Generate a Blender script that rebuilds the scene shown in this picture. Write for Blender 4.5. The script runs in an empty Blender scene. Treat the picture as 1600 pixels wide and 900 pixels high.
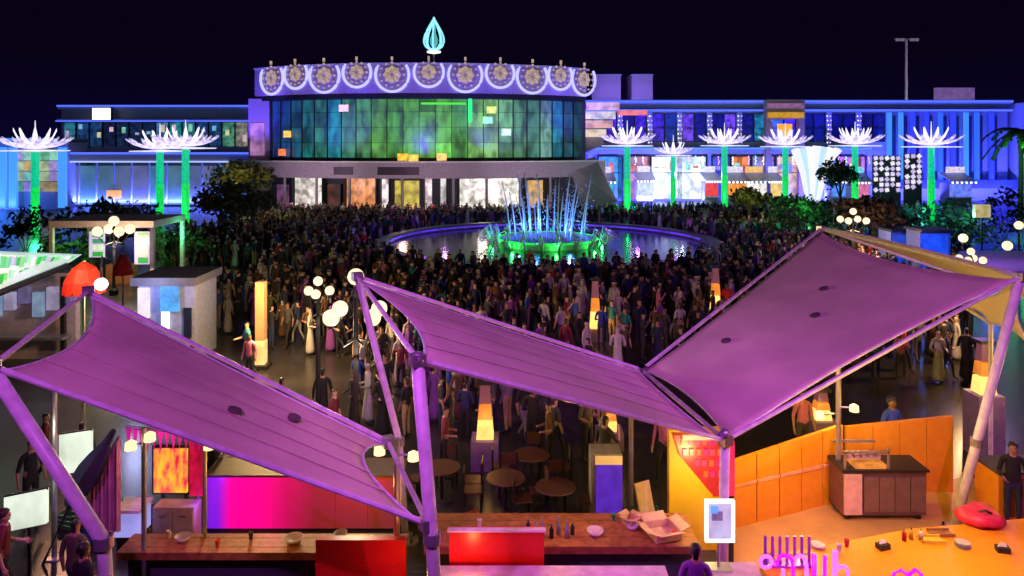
import bpy, math, random
from mathutils import Vector, Matrix
sc = bpy.context.scene
col = sc.collection
R = random.Random(11)
rad = math.radians

# ------------------------------------------------------------------ camera, sky, floodlights, exposure
H, F, HY = 8.0, 1150.0, 225.0            # camera 8 m above the plaza
def at(px, py, Y):
    return Vector(((px - 800) / F * Y, Y, H - (py - HY) / F * Y))
def gd(px, py):
    Y = H * F / (py - HY)
    return Vector(((px - 800) / F * Y, Y, 0))
def foot(p):
    return Vector((p.x, p.y, 0))
cam_d = bpy.data.cameras.new('camera')
cam_d.sensor_width = 36.0
cam_d.lens = 36.0 * F / 1600.0
cam_d.shift_y = -(450 - HY) / 1600.0
cam_d.clip_start = 0.1
cam_d.clip_end = 4000
cam = bpy.data.objects.new('camera', cam_d)
col.objects.link(cam)
cam.location = (0, 0, H)
cam.rotation_euler = (rad(90), 0, 0)
sc.camera = cam
sc.view_settings.view_transform = 'Standard'
sc.view_settings.look = 'None'
sc.view_settings.exposure = 0.0
sc.view_settings.gamma = 1.0
sc.view_settings.use_curve_mapping = False
sc.cycles.use_denoising = True
sc.cycles.max_bounces = 5
sc.cycles.sample_clamp_indirect = 4.0
sc.cycles.caustics_reflective = False
sc.cycles.caustics_refractive = False

w = bpy.data.worlds.new('World')
sc.world = w
w.use_nodes = True
nt = w.node_tree
bg = nt.nodes['Background']
tc = nt.nodes.new('ShaderNodeTexCoord')
sx = nt.nodes.new('ShaderNodeSeparateXYZ')
cr = nt.nodes.new('ShaderNodeValToRGB')
nt.links.new(tc.outputs['Generated'], sx.inputs[0])
nt.links.new(sx.outputs['Z'], cr.inputs[0])
nt.links.new(cr.outputs[0], bg.inputs[0])
e = cr.color_ramp.elements                      # night sky: a faint blue city glow near the horizon
e[0].position = 0.0; e[0].color = (0.0028, 0.0012, 0.020, 1)
e[1].position = 0.35; e[1].color = (0.0024, 0.0010, 0.0032, 1)
m_ = e.new(0.10); m_.color = (0.0022, 0.0008, 0.0075, 1)
bg.inputs[1].default_value = 1.0

def spot(name, loc, target, color, power, angle=60, blend=0.5, radius=0.15):
    d = bpy.data.lights.new(name, 'SPOT')
    d.color = color; d.energy = power; d.spot_size = rad(angle); d.spot_blend = blend; d.shadow_soft_size = radius
    o = bpy.data.objects.new(name, d); col.objects.link(o)
    o.location = loc
    o.rotation_euler = (Vector(target) - Vector(loc)).to_track_quat('-Z', 'Y').to_euler()
    return o
def lamp(name, loc, color, power, radius=0.12):
    d = bpy.data.lights.new(name, 'POINT')
    d.color = color; d.energy = power; d.shadow_soft_size = radius
    o = bpy.data.objects.new(name, d); col.objects.link(o); o.location = loc
    return o
def strip(name, loc, target, color, power, sxx, syy):
    d = bpy.data.lights.new(name, 'AREA')
    d.shape = 'RECTANGLE'; d.size = sxx; d.size_y = syy; d.color = color; d.energy = power
    o = bpy.data.objects.new(name, d); col.objects.link(o)
    o.location = loc
    o.rotation_euler = (Vector(target) - Vector(loc)).to_track_quat('-Z', 'Y').to_euler()
    return o

PURPLE = (0.47, 0.078, 0.60)
# stage floodlights that wash the tents violet
spot('violet_floodlight', (-6.5, 2.5, 13.5), (-4.3, 11.6, 3.5), PURPLE, 7000, 52, 0.6)
spot('violet_floodlight', (0.5, 3.5, 14.5), (0.8, 13.2, 3.5), PURPLE, 6600, 46, 0.6)
spot('violet_floodlight', (8.5, 5.0, 14.5), (7.6, 16.6, 3.8), PURPLE, 8200, 54, 0.6)
# blue and violet wash lights at the feet of the buildings
strip('blue_wash_light', (38, 98.5, 0.6), (38, 104, 9), (0.085, 0.085, 1.0), 25000, 62, 0.5)
strip('blue_wash_light', (-47, 94, 0.6), (-47, 100, 7), (0.12, 0.16, 1.0), 5200, 30, 0.5)
strip('blue_wash_light', (-70, 86, 0.6), (-70, 92, 7), (0.08, 0.2, 1.0), 3000, 20, 0.5)
for x_, y_ in ((-33, 83), (-22, 76), (-11, 74), (0, 76), (10, 83)):
    spot('violet_wash_light', (x_, y_, 7.0), (-11.5 + (x_ + 11.5) * .85, 92 - abs(x_ + 11.5) * -.12, 16.5), (0.15, 0.07, 1.0), 8500, 62, 0.7, 0.3)
for x_, y_ in ((-24, 74), (-10, 70), (4, 74)):
    spot('canopy_fill_light', (x_, y_, 3.0), (-11.5 + (x_ + 11.5) * .9, 84, 5.0), (0.85, 0.55, 0.75), 2600, 70, 0.7, 0.3)  # unseen fill spots, added to brighten the canopy

# ------------------------------------------------------------------ materials
def L(r, g, b):
    f = lambda c: c / 255 / 12.92 if c / 255 <= 0.04045 else ((c / 255 + 0.055) / 1.055) ** 2.4
    return (f(r), f(g), f(b))
_m = {}
def M(name, c, rough=0.6, metal=0.0, var=0.18, scale=6.0, bump=0.08):
    if name in _m: return _m[name]
    m = bpy.data.materials.new(name); m.use_nodes = True
    n = m.node_tree.nodes; l = m.node_tree.links
    b = n['Principled BSDF']
    t = n.new('ShaderNodeTexCoord'); z = n.new('ShaderNodeTexNoise'); z.inputs['Scale'].default_value = scale; z.inputs['Detail'].default_value = 6
    r = n.new('ShaderNodeValToRGB')
    r.color_ramp.elements[0].position = 0.3; r.color_ramp.elements[1].position = 0.7
    r.color_ramp.elements[0].color = tuple(x * (1 - var) for x in c) + (1,)
    r.color_ramp.elements[1].color = tuple(min(1, x * (1 + var)) for x in c) + (1,)
    l.new(t.outputs['Object'], z.inputs['Vector']); l.new(z.outputs['Fac'], r.inputs[0]); l.new(r.outputs[0], b.inputs['Base Color'])
    b.inputs['Roughness'].default_value = rough; b.inputs['Metallic'].default_value = metal
    if bump:
        bp = n.new('ShaderNodeBump'); bp.inputs['Strength'].default_value = bump; bp.inputs['Distance'].default_value = 0.02
        l.new(z.outputs['Fac'], bp.inputs['Height']); l.new(bp.outputs[0], b.inputs['Normal'])
    _m[name] = m
    return m
def E(name, c, s=1.0, var=0.0, scale=1.0, stretch=(1, 1, 1), c2=None):
    """a surface that gives off light; var > 0 breaks it into lit and dim patches (rooms behind glass, print on a light box)"""
    if name in _m: return _m[name]
    m = bpy.data.materials.new(name); m.use_nodes = True
    n = m.node_tree.nodes; l = m.node_tree.links
    b = n['Principled BSDF']
    b.inputs['Base Color'].default_value = tuple(min(.5, x * .3) + .02 for x in c) + (1,)
    b.inputs['Roughness'].default_value = 0.3
    b.inputs['Emission Strength'].default_value = s
    if var:
        t = n.new('ShaderNodeTexCoord'); mp = n.new('ShaderNodeMapping'); z = n.new('ShaderNodeTexNoise')
        mp.inputs['Scale'].default_value = stretch
        z.inputs['Scale'].default_value = scale; z.inputs['Detail'].default_value = 3
        r = n.new('ShaderNodeValToRGB')
        r.color_ramp.elements[0].position = 0.36; r.color_ramp.elements[1].position = 0.62
        d = c2 if c2 else tuple(x * (1 - var) for x in c)
        r.color_ramp.elements[0].color = tuple(d) + (1,)
        r.color_ramp.elements[1].color = tuple(c) + (1,)
        l.new(t.outputs['Object'], mp.inputs[0]); l.new(mp.outputs[0], z.inputs['Vector'])
        l.new(z.outputs['Fac'], r.inputs[0]); l.new(r.outputs[0], b.inputs['Emission Color'])
    else:
        b.inputs['Emission Color'].default_value = tuple(c) + (1,)
    _m[name] = m
    return m

white_paint = M('white_paint', (.75, .75, .76), .4)
steel = M('galvanised_steel', (.45, .45, .47), .35, .7)
dark_metal = M('dark_metal', (.03, .03, .035), .45, .5)
grey_plaster = M('grey_plaster', (.32, .31, .32), .8)
lilac_plaster = M('lilac_plaster', (.40, .34, .42), .8)
dark_plaster = M('dark_plaster', (.05, .05, .07), .7)
blue_plaster = M('pale_blue_plaster', (.38, .40, .55), .75)
dark_glass = M('dark_glass', (.012, .018, .04), .08, 0, .3, .6, 0)
wood = M('oiled_wood', (.28, .11, .035), .5, 0, .35, 9)
fabric = M('tan_tent_fabric', (.68, .62, .47), .75, 0, .13, .9, .35)
led_blue = E('blue_light_line', L(84, 110, 255), 1.25)
led_sky = E('pale_blue_light_line', L(70, 150, 255), 1.1)
led_white = E('white_light', (1, .98, .95), 2.2)
globe_m = E('warm_white_globe', (1, .78, .50), 1.35)

# ------------------------------------------------------------------ helpers
def tag(o, label=None, cat=None, group=None, kind=None):
    if label: o['label'] = label
    if cat: o['category'] = cat
    if group: o['group'] = group
    if kind: o['kind'] = kind
    return o
def thing(name, loc, label, cat, group=None):
    o = bpy.data.objects.new(name, None); col.objects.link(o)
    o.location = loc; o.empty_display_size = .3
    return tag(o, label, cat, group, 'thing')
def woff(o):
    v = Vector((0, 0, 0))
    while o is not None:
        v += o.location; o = o.parent
    return v
def put(name, mesh, parent=None, loc=None):
    o = bpy.data.objects.new(name, mesh); col.objects.link(o)
    if parent: o.parent = parent
    if loc is not None: o.location = loc
    return o
def dup(root, loc=None, rz=None, label=None, parent=None):
    c = root.copy(); col.objects.link(c)
    if parent is not None: c.parent = parent
    for ch in list(root.children): dup(ch, parent=c)
    if loc is not None: c.location = loc
    if rz is not None: c.rotation_euler = (0, 0, rz)
    if label: c['label'] = label
    return c
class MB:
    def __init__(s): s.v = []; s.f = []
    def add(s, vs, fs):
        b = len(s.v); s.v += [tuple(x) for x in vs]; s.f += [tuple(i + b for i in q) for q in fs]; return s
    def box(s, lo, hi):
        (a, b, c), (d, e, f) = lo, hi
        return s.add([(a, b, c), (d, b, c), (d, e, c), (a, e, c), (a, b, f), (d, b, f), (d, e, f), (a, e, f)],
                     [(0, 3, 2, 1), (4, 5, 6, 7), (0, 1, 5, 4), (1, 2, 6, 5), (2, 3, 7, 6), (3, 0, 4, 7)])
    def cbox(s, c, sz, rz=0, tilt=0):
        m = Matrix.Rotation(rz, 3, 'Z') @ Matrix.Rotation(tilt, 3, 'X'); c = Vector(c)
        vs = [c + m @ Vector((x * sz[0] / 2, y * sz[1] / 2, z * sz[2] / 2)) for z in (-1, 1) for x, y in ((-1, -1), (1, -1), (1, 1), (-1, 1))]
        return s.add(vs, [(0, 3, 2, 1), (4, 5, 6, 7), (0, 1, 5, 4), (1, 2, 6, 5), (2, 3, 7, 6), (3, 0, 4, 7)])
    def tube(s, pts, r, n=8, r2=None):
        pts = [Vector(p) for p in pts]; k = len(pts); vs = []; fs = []
        for i, p in enumerate(pts):
            d = (pts[min(i + 1, k - 1)] - pts[max(i - 1, 0)]).normalized()
            a = d.cross(Vector((0, 0, 1)) if abs(d.z) < .9 else Vector((1, 0, 0))).normalized(); b = d.cross(a)
            rr = r if r2 is None else r + (r2 - r) * i / (k - 1)
            for j in range(n):
                t = 2 * math.pi * j / n; vs.append(p + rr * (math.cos(t) * a + math.sin(t) * b))
        for i in range(k - 1):
            for j in range(n):
                fs.append((i * n + j, i * n + (j + 1) % n, (i + 1) * n + (j + 1) % n, (i + 1) * n + j))
        fs.append(tuple(range(n))[::-1]); fs.append(tuple((k - 1) * n + j for j in range(n)))
        return s.add(vs, fs)
    def lathe(s, prof, c=(0, 0, 0), n=16, a0=0.0, a1=2 * math.pi):
        full = abs(a1 - a0 - 2 * math.pi) < 1e-6; k = n if full else n + 1; vs = []; fs = []
        for r, z in prof:
            for j in range(k):
                t = a0 + (a1 - a0) * j / n; vs.append((c[0] + r * math.cos(t), c[1] + r * math.sin(t), c[2] + z))
        for i in range(len(prof) - 1):
            for j in range(n):
                q = (j + 1) % k
                fs.append((i * k + j, i * k + q, (i + 1) * k + q, (i + 1) * k + j))
        return s.add(vs, fs)
    def ball(s, c, r, n=12, m=8, sz=1.0):
        return s.lathe([(max(1e-4, r * math.sin(math.pi * i / m)), -r * sz * math.cos(math.pi * i / m)) for i in range(m + 1)], c, n)
    def prism(s, poly, d):
        """a polygon (list of 3-D points) given thickness along the vector d"""
        n = len(poly); d = Vector(d); vs = [Vector(p) for p in poly] + [Vector(p) + d for p in poly]
        return s.add(vs, [tuple(range(n)), tuple(range(2 * n - 1, n - 1, -1))] + [(i, i + n, (i + 1) % n + n, (i + 1) % n) for i in range(n)])
    def mesh(s, name, mat, smooth=False, off=None):
        me = bpy.data.meshes.new(name)
        if off is not None: s.v = [(a - off[0], b - off[1], c - off[2]) for a, b, c in s.v]
        me.from_pydata(s.v, [], s.f); me.materials.append(mat)
        if smooth: me.shade_smooth()
        me.update()
        return me
    def build(s, name, mat, parent=None, smooth=False):
        """vertices given in the place's own coordinates"""
        return put(name, s.mesh(name, mat, smooth, woff(parent) if parent else None), parent)

# ------------------------------------------------------------------ ground
gm = M('dark_stone_paving', (.032, .03, .03), .27, 0, .35, .7, 0)
n = gm.node_tree.nodes; l = gm.node_tree.links
bk = n.new('ShaderNodeTexBrick'); bk.inputs['Scale'].default_value = 1.2; bk.inputs['Color1'].default_value = (1, 1, 1, 1); bk.inputs['Color2'].default_value = (.8, .8, .8, 1); bk.inputs['Mortar'].default_value = (0, 0, 0, 1)
bp = n.new('ShaderNodeBump'); bp.inputs['Strength'].default_value = .3; bp.inputs['Distance'].default_value = .01
tcg = n.new('ShaderNodeTexCoord'); l.new(tcg.outputs['Object'], bk.inputs['Vector']); l.new(bk.outputs['Color'], bp.inputs['Height']); l.new(bp.outputs[0], n['Principled BSDF'].inputs['Normal'])
tag(MB().add([(-1500, -60, 0), (1500, -60, 0), (1500, 2500, 0), (-1500, 2500, 0)], [(0, 1, 2, 3)]).build('ground', gm), kind='structure')

# ------------------------------------------------------------------ curved central pavilion
PC, PY, PR, PK = -11.5, 103.9, 27.0, 0.7     # elliptical plan, flattened in depth
def arc(r, deg, z):
    a = rad(deg); return Vector((PC + r * math.sin(a), PY - PK * r * math.cos(a), z))
def arc_wall(mb, r0, r1, a0, a1, z0, z1, n=None):
    n = n or max(2, int(abs(a1 - a0) / 2.5))
    prev = None; vs = []; fs = []
    for i in range(n + 1):
        a = a0 + (a1 - a0) * i / n
        vs += [arc(r1, a, z0), arc(r0, a, z0), arc(r0, a, z1), arc(r1, a, z1)]
    for i in range(n):
        b = 4 * i
        fs += [(b + j, b + (j + 1) % 4, b + 4 + (j + 1) % 4, b + 4 + j) for j in range(4)]
    fs += [(3, 2, 1, 0), (4 * n, 4 * n + 1, 4 * n + 2, 4 * n + 3)]
    return mb.add(vs, fs)
pav = thing('pavilion_building', (PC, PY - PK * PR, 0), 'curved pavilion building with green lit glass and a band of lit medallions', 'building')
arc_wall(MB(), 10, 25.2, -54, 56, 0, 16.5, 40).build('wall', dark_plaster, pav)
arc_wall(MB(), 24, 27.0, -49.5, 50.5, 13.9, 17.2, 60).build('fascia', lilac_plaster, pav)
arc_wall(MB(), 23.5, 27.15, -49.5, 50.5, 17.2, 17.4, 60).build('coping', white_paint, pav)
arc_wall(MB(), 24, 26.8, -49, 50, 13.3, 13.895, 60).build('soffit', dark_metal, pav)
arc_wall(MB(), 24, 30.0, -50, 50, 4.1, 5.9, 60).build('canopy', lilac_plaster, pav)
arc_wall(MB(), 29.9, 30.1, -50, 50, 5.9, 6.05, 60).build('canopy_edge', white_paint, pav)
# medallions: an open ring of light round a gold flower
def medallion(r):
    ring = MB().tube([(r * math.cos(rad(t)), 0, r * math.sin(rad(t))) for t in range(-215, 36, 10)], .17, 6)
    fl = MB()
    for k in range(8):
        t = rad(45 * k); c, s_ = math.cos(t), math.sin(t)
        P = lambda u, v, y: (u * c - v * s_, y, u * s_ + v * c)
        fl.add([P(.12, 0, -.12), P(.42 * r, -.17 * r, -.05), P(.55 * r, 0, -.1), P(.42 * r, .17 * r, -.05), P(.28 * r, 0, -.25)], [(0, 1, 4), (1, 2, 4), (2, 3, 4), (3, 0, 4)])
    fl.cbox((0, -.1, r * .95), (.22, .2, .42))
    for h in range(12):
        t = rad(30 * h); fl.cbox((.72 * r * math.cos(t), -.1, .72 * r * math.sin(t)), (.2, .12, .2))
    return (ring.mesh('ring', E('lavender_ring_light', L(180, 178, 255), 1.35), True), fl.mesh('flower', E('gold_flower_light', L(190, 165, 140), 1.0, .45, 2.5)))
big, small = medallion(1.95), medallion(1.7)
for k in range(-5, 6):
    a = 4.0 + 8.9 * k
    kind = small if k % 2 == 0 else big
    z = 16.3 if kind is small else 16.0
    p = arc(27.25, a, z) - woff(pav)
    r_ = put('medallion', kind[0], pav, p); r_.rotation_euler = (0, 0, math.atan2(PK * math.sin(rad(a)), math.cos(rad(a))))
    put('flower', kind[1], r_)
# glass front
cols = [(14, 34, 120), (16, 60, 130), (14, 70, 120), (24, 90, 120), (30, 110, 110), (50, 130, 110), (30, 150, 160), (70, 150, 120), (70, 145, 90), (90, 165, 80), (85, 170, 75),
        (95, 185, 70), (90, 180, 60), (100, 190, 80), (80, 160, 80), (120, 190, 90), (130, 200, 110), (110, 180, 120), (90, 150, 110), (80, 140, 120), (110, 160, 150), (40, 130, 160), (40, 90, 110), (20, 70, 70)]
NP = len(cols); A0, A1 = -49.0, 52.0; da = (A1 - A0) / NP
rows = [(6.4, 8.13), (8.17, 9.93), (9.97, 11.73), (11.77, 13.25)]
for i, c in enumerate(cols):
    for j, (z0, z1) in enumerate(rows):
        k = R.uniform(.72, 1.1) * (1.0 if j < 3 else .85)
        if R.random() < .1: k *= .6
        if R.random() < .06: k *= 1.6
        q = int(k * 8) / 8 + .05
        m = E('lit_pane_%d_%d' % (i, int(q * 100)), L(*[min(255, x * 1.0) for x in c]), q, .8, .9, (1.2, 1.2, .5))
        a = A0 + da * i
        arc_wall(MB(), 25.6, 25.75, a + .07, a + da - .07, z0, z1, 2).build('glass_pane', m, pav)
    arc_wall(MB(), 25.5, 25.95, A0 + da * i - .055, A0 + da * i + .055, 6.1, 13.3, 1).build('mullion', dark_metal, pav)
for j, (z0, z1) in enumerate(rows):
    arc_wall(MB(), 25.5, 25.85, A0, A1, z0 - .037, z0 - .003, 40).build('transom', dark_metal, pav)
# lit green doorway frame in the glass and warm clusters on the canopy
fg = E('green_light_line', L(80, 220, 60), 1.1)
fr = MB(); arc_wall(fr, 26.0, 26.15, 2, 13.5, 12.6, 12.85, 6); fr.build('light_line', fg, pav)
for a in (14.2,):
    arc_wall(MB(), 26.0, 26.2, a, a + .9, 10.6, 13.6, 1).build('light_line', E('bright_green_light', L(40, 255, 120), 1.3), pav)
for a, z, c in ((-2, 6.5, (255, 180, 60)), (0.5, 6.4, (240, 200, 80)), (7, 6.5, (255, 200, 120)), (-36, 9.2, (240, 190, 90)), (-38, 7.0, (255, 120, 60)), (-18, 12.2, (230, 190, 230)), (20, 12.0, (220, 230, 120)), (19, 10.8, (160, 240, 200)), (24, 9.4, (200, 230, 230)), (35, 5.5, (255, 170, 120)), (38, 4.6, (255, 190, 140))):
    MB().cbox(arc(26.6 if z > 6.6 else 28.4, a, z), (1.1, .3, .8), rad(a)).build('lantern', E('lantern_%d_%d_%d' % c, L(*c), 1.5, .5, 2), pav)
# shops below the canopy
shops = [(-44, -37, (150, 90, 130), .5, 3.0), (-36, -25.5, (235, 225, 215), 1.25, 3.9), (-24.5, -20, (120, 70, 60), .5, 3.2), (-18.5, -10, (250, 160, 90), .95, 4.0), (-8.5, -6.5, (250, 240, 240), 1.1, 3.9), (-5, 1.5, (235, 215, 90), .75, 3.7),
         (3, 4.8, (250, 240, 235), 1.1, 4.0), (7, 8.5, (235, 235, 230), .9, 4.0), (12, 29, (255, 248, 235), 1.3, 3.9), (31, 37, (240, 190, 120), .8, 3.6)]
for a0, a1, c, s_, zt in shops:
    arc_wall(MB(), 25.25, 25.35, a0, a1, .3, zt).build('shop_window', E('shop_%d_%d' % (a0 * 10, c[1]), L(*c), s_, .8, 1.1, (1, 1, 1)), pav)
    arc_wall(MB(), 25.3, 25.9, a0 - .35, a0 - .02, 0, zt + .1, 1).build('shop_frame', dark_metal, pav)
    arc_wall(MB(), 25.3, 25.9, a1 + .02, a1 + .35, 0, zt + .1, 1).build('shop_frame', dark_metal, pav)
for a in (-40, -31, -22, -13.8, -1.8, 9.5, 17, 25, 33):
    b = arc(29.4, a, 0)
    MB().tube([b, b + Vector((0, 0, 4.08))], .16, 8).build('column', grey_plaster, pav)
for a0, a1 in ((-46, -38), (-17, -12.5), (-7, 2)):
    arc_wall(MB(), 30.02, 30.12, a0, a1, 4.5, 5.4).build('sign_panel', M('plum_sign', (.03, .012, .04), .5), pav)
# teardrop lantern on the roof
tp = at(678, 95, 88); 
lan = thing('teardrop_finial', (tp.x, tp.y, 17.6), 'glowing pale blue teardrop ornament on a thin pole above the medallion band', 'ornament')
MB().tube([(tp.x, tp.y, 16.4), (tp.x, tp.y, 18.9)], .1, 6).build('pole', steel, lan)
zc = 20.6
tear = lambda t: (1.75 * math.sin(t) * math.sin(t / 2) ** 1.6, 1.95 * math.cos(t))
out = E('pale_cyan_tube', L(150, 235, 250), 1.15)
for k in range(4):
    ph = math.pi * k / 4
    pts = []
    for i in range(33):
        x_, z_ = tear(math.pi * 2 * i / 32 if i <= 16 else math.pi * 2 * (32 - i) / 32)
        sgn = 1 if i <= 16 else -1
        pts.append((tp.x + sgn * x_ * math.cos(ph), tp.y + sgn * x_ * math.sin(ph), zc + z_ + .6))
    MB().tube(pts, .11, 6).build('light_tube', out, lan)
MB().lathe([(.01, 0), (.8, .15), (.85, .35), (.01, .5)], (tp.x, tp.y, 18.75), 12).build('base', E('white_glow', (1, 1, 1), 1.2), lan)
MB().lathe([(.01, -.6), (.42, 0), (.5, .5), (.18, 1.5), (.12, 3.0), (.01, 3.4)], (tp.x, tp.y, 19.9), 10).build('core', E('teal_core', L(90, 190, 190), .7), lan)

# wing walls by the pavilion
pyl = thing('entrance_pylon', (-31.4, 91, 0), 'violet lit pylon at the end of the green glass front', 'pylon')
MB().box((-32.6, 91, 0), (-30.0, 95, 13.6)).build('shaft', lilac_plaster, pyl)
MB().box((-32.3, 90.8, 6.6), (-30.6, 90.995, 10.6)).build('light_box', E('pylon_lightbox', L(190, 130, 190), .9, .7, .8), pyl)
wwg = thing('ramp_wall', (10, 88, 0), 'pale grey sloping wall between the pavilion and the blue shop wing', 'wall')
pl = [at(880, 172, 95), at(962, 165, 98), at(962, 320, 93), at(905, 322, 90)]
MB().prism([at(875, 180, 95), at(925, 180, 97), at(945, 225, 96), at(884, 253, 93)], (0, 1, 0)).build('upper_panel', lilac_plaster, wwg)
MB().prism([at(890, 258, 88), at(930, 245, 90), at(965, 315, 86), at(908, 322, 86)], (0, 1, 0)).build('lower_panel', M('dusty_pink_plaster', (.36, .30, .33), .8), wwg)
sgn = thing('shop_sign', (12, 94, 11), 'bright pink and white sign cluster at the corner of the blue wing', 'sign')
for k, (x0, y0, x1, y1, c) in enumerate(((916, 160, 968, 172, (240, 190, 245)), (912, 174, 962, 186, (235, 225, 240)), (965, 172, 1012, 180, (255, 130, 150)), (905, 188, 958, 200, (225, 170, 180)), (915, 202, 948, 214, (230, 210, 190)))):
    a_ = at(x0, y1, 94); b_ = at(x1, y0, 94)
    MB().box((a_.x, 94 + k * .12, a_.z), (b_.x, 94.1 + k * .12, b_.z)).build('panel', E('sign_glow_%d' % k, L(*c), 1.0, .55, .9), sgn)

# ------------------------------------------------------------------ right wing
rw = thing('shop_wing', (40, 104, 0), 'long two storey shop building washed in blue light with lined roof edge', 'building')
MB().box((10, 104, 0), (70, 122, 13.6)).build('wall', blue_plaster, rw)
MB().box((9.6, 103.2, 13.6), (70.2, 122.2, 14.2)).build('parapet', blue_plaster, rw)
MB().box((9.6, 103.0, 13.85), (70.2, 103.18, 14.1)).build('light_line', led_blue, rw)
MB().box((9.6, 103.3, 12.55), (70.2, 103.98, 12.9)).build('cornice', blue_plaster, rw)
MB().box((9.6, 103.1, 12.62), (70.2, 103.28, 12.85)).build('light_line', led_blue, rw)
X = 11.0; k = 0
wcols = [(60, 40, 220), (40, 90, 220), (100, 60, 210), (6, 6, 120), (10, 40, 140), (8, 8, 90), (20, 110, 150), (10, 10, 130), (60, 30, 190), (5, 5, 110)]
while X < 51:
    for (u0, u1) in ((.5, 2.0), (2.2, 3.7)):
        c = R.choice(wcols)
        f = MB().box((X + u0, 103.86, 8.4), (X + u1, 103.94, 12.2)).build('window', E('wing_window_%d_%d' % (c[0], c[1]), L(*c), 1.5, .8, 1.6), rw)
        fr = MB()
        for lo, hi in (((u0 - .08, 8.3), (u0 - .01, 12.3)), ((u1 + .01, 8.3), (u1 + .08, 12.3)), ((u0, 8.3), (u1, 8.38)), ((u0, 12.22), (u1, 12.3)), ((u0, 10.2), (u1, 10.28))):
            fr.box((X + lo[0], 103.78, lo[1]), (X + hi[0], 103.99, hi[1]))
        fr.build('frame', dark_metal, f)
    MB().box((X - .35, 103.5, 0), (X + .35, 103.995, 12.5)).build('pilaster', blue_plaster, rw)
    if k:
        for xo in (-.2, .2, 1.1, 2.1, 3.1):
            ls = MB()
            for h in range(7): ls.ball((X + xo + R.uniform(-.12, .12), 103.42 if abs(xo) < .3 else 102.9, (8.2 + .62 * h) if abs(xo) < .3 else 6.2 - .17 * h + R.uniform(-.1, .1)), .085, 5, 4)
            st_ = ls.build('light_string', E('string_bulb_%d' % (int(xo * 10) % 3), L(*[(150, 230, 255), (240, 240, 255), (200, 150, 255)][int(xo * 10) % 3]), 2.2), rw); st_['kind'] = 'stuff'
    X += 4.2; k += 1
MB().box((10, 102.4, 6.6), (50, 103.4, 7.5)).build('shop_fascia', blue_plaster, rw)
MB().box((10, 102.2, 7.35), (50, 102.38, 7.5)).build('light_line', led_sky, rw)
gsh = [(12.2, 15.4, (60, 150, 210), .9), (16.4, 19.3, (190, 120, 110), .9), (19.6, 27.2, (235, 250, 250), 1.15), (28.2, 30.6, (80, 90, 200), .7), (30.9, 33.4, (225, 130, 60), .9), (33.8, 36.8, (170, 150, 200), .8), (37.2, 40.3, (220, 180, 120), .8), (40.8, 45.5, (120, 160, 235), .7), (46, 49.6, (200, 120, 170), .7)]
for x0, x1, c, s_ in gsh:
    f = MB().box((x0, 103.5, .3), (x1, 103.6, 6.2)).build('shop_window', E('wing_shop_%d' % (x0 * 10), L(*c), s_ * 1.35, .7, .9), rw)
    fr = MB()
    fr.box((x0 - .2, 103.3, 0), (x0 - .01, 103.9, 6.4)).box((x1 + .01, 103.3, 0), (x1 + .2, 103.9, 6.4)).box((x0, 103.3, 6.21), (x1, 103.9, 6.4)).box((x0, 103.35, 3.9), (x1, 103.49, 4.0))
    fr.build('frame', dark_metal, f)
    for q in range(int((x1 - x0) / 1.1)):
        MB().box((x0 + .3 + q * 1.1, 103.2, 4.3 + R.uniform(-.3, .4)), (x0 + 1.0 + q * 1.1, 103.32, 5.0 + R.uniform(-.2, .6))).build('poster', E('shop_poster_%d' % R.randrange(7), L(*R.choice([(255, 240, 230), (120, 220, 240), (240, 120, 60), (230, 60, 60), (160, 150, 240), (240, 220, 120), (150, 240, 210)])), .9, .6, 1.5), rw)
# blue column screen
for px_ in (1390, 1408, 1427, 1448, 1470, 1490, 1510, 1527, 1550):
    p = at(px_, 290, 102.6)
    MB().box((p.x - .28, 102.5, 2.2), (p.x + .28, 102.9, 12.4)).build('light_column', E('azure_light_column_%d' % (px_ % 3), L(*[(50, 110, 255), (70, 150, 255), (50, 70, 245)][px_ % 3]), .85), rw)
    q = p.x + .9
    MB().box((q - .55, 103.7, 2.4), (q + .55, 103.8, 12.0)).build('window', E('screen_window', L(14, 16, 110), .8, .8, .8), rw)
MB().box((50.5, 102.2, 1.8), (71, 102.6, 3.0)).build('light_band', E('deep_blue_band', L(40, 50, 235), .9, .4, 1), rw)
# golden doorway
gp = thing('gold_portal', (38, 102, 0), 'gold and orange portal sign rising over the blue shop wing', 'portal')
a_, b_ = at(1197, 186, 102), at(1258, 158, 102)
MB().box((a_.x, 102.0, a_.z), (b_.x, 103.1, b_.z + .2)).build('header', M('tan_stone', (.42, .30, .22), .7), gp)
MB().box((a_.x + .2, 101.85, a_.z + .15), (b_.x - .2, 101.98, a_.z + .95)).build('sign_panel', E('gold_sign', L(205, 150, 30), 1.0, .35, 2), gp)
MB().box((a_.x + .2, 101.9, a_.z + 1.5), (b_.x - .2, 101.99, a_.z + 2.2)).build('sign_panel', E('mauve_sign', L(150, 100, 140), .9, .4, 2), gp)
for xx in (a_.x, b_.x - .8):
    MB().box((xx, 102.1, 0), (xx + .8, 103.0, a_.z)).build('pier', M('tan_stone', (.4, .3, .2)), gp)
p = at(1226, 205, 101.6)
MB().box((p.x - 1.0, 101.5, p.z - 1.2), (p.x + 1.0, 101.7, p.z + 1.0)).build('light_box', E('orange_glow', L(255, 150, 40), 1.6, .3, 2), gp)
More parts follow.
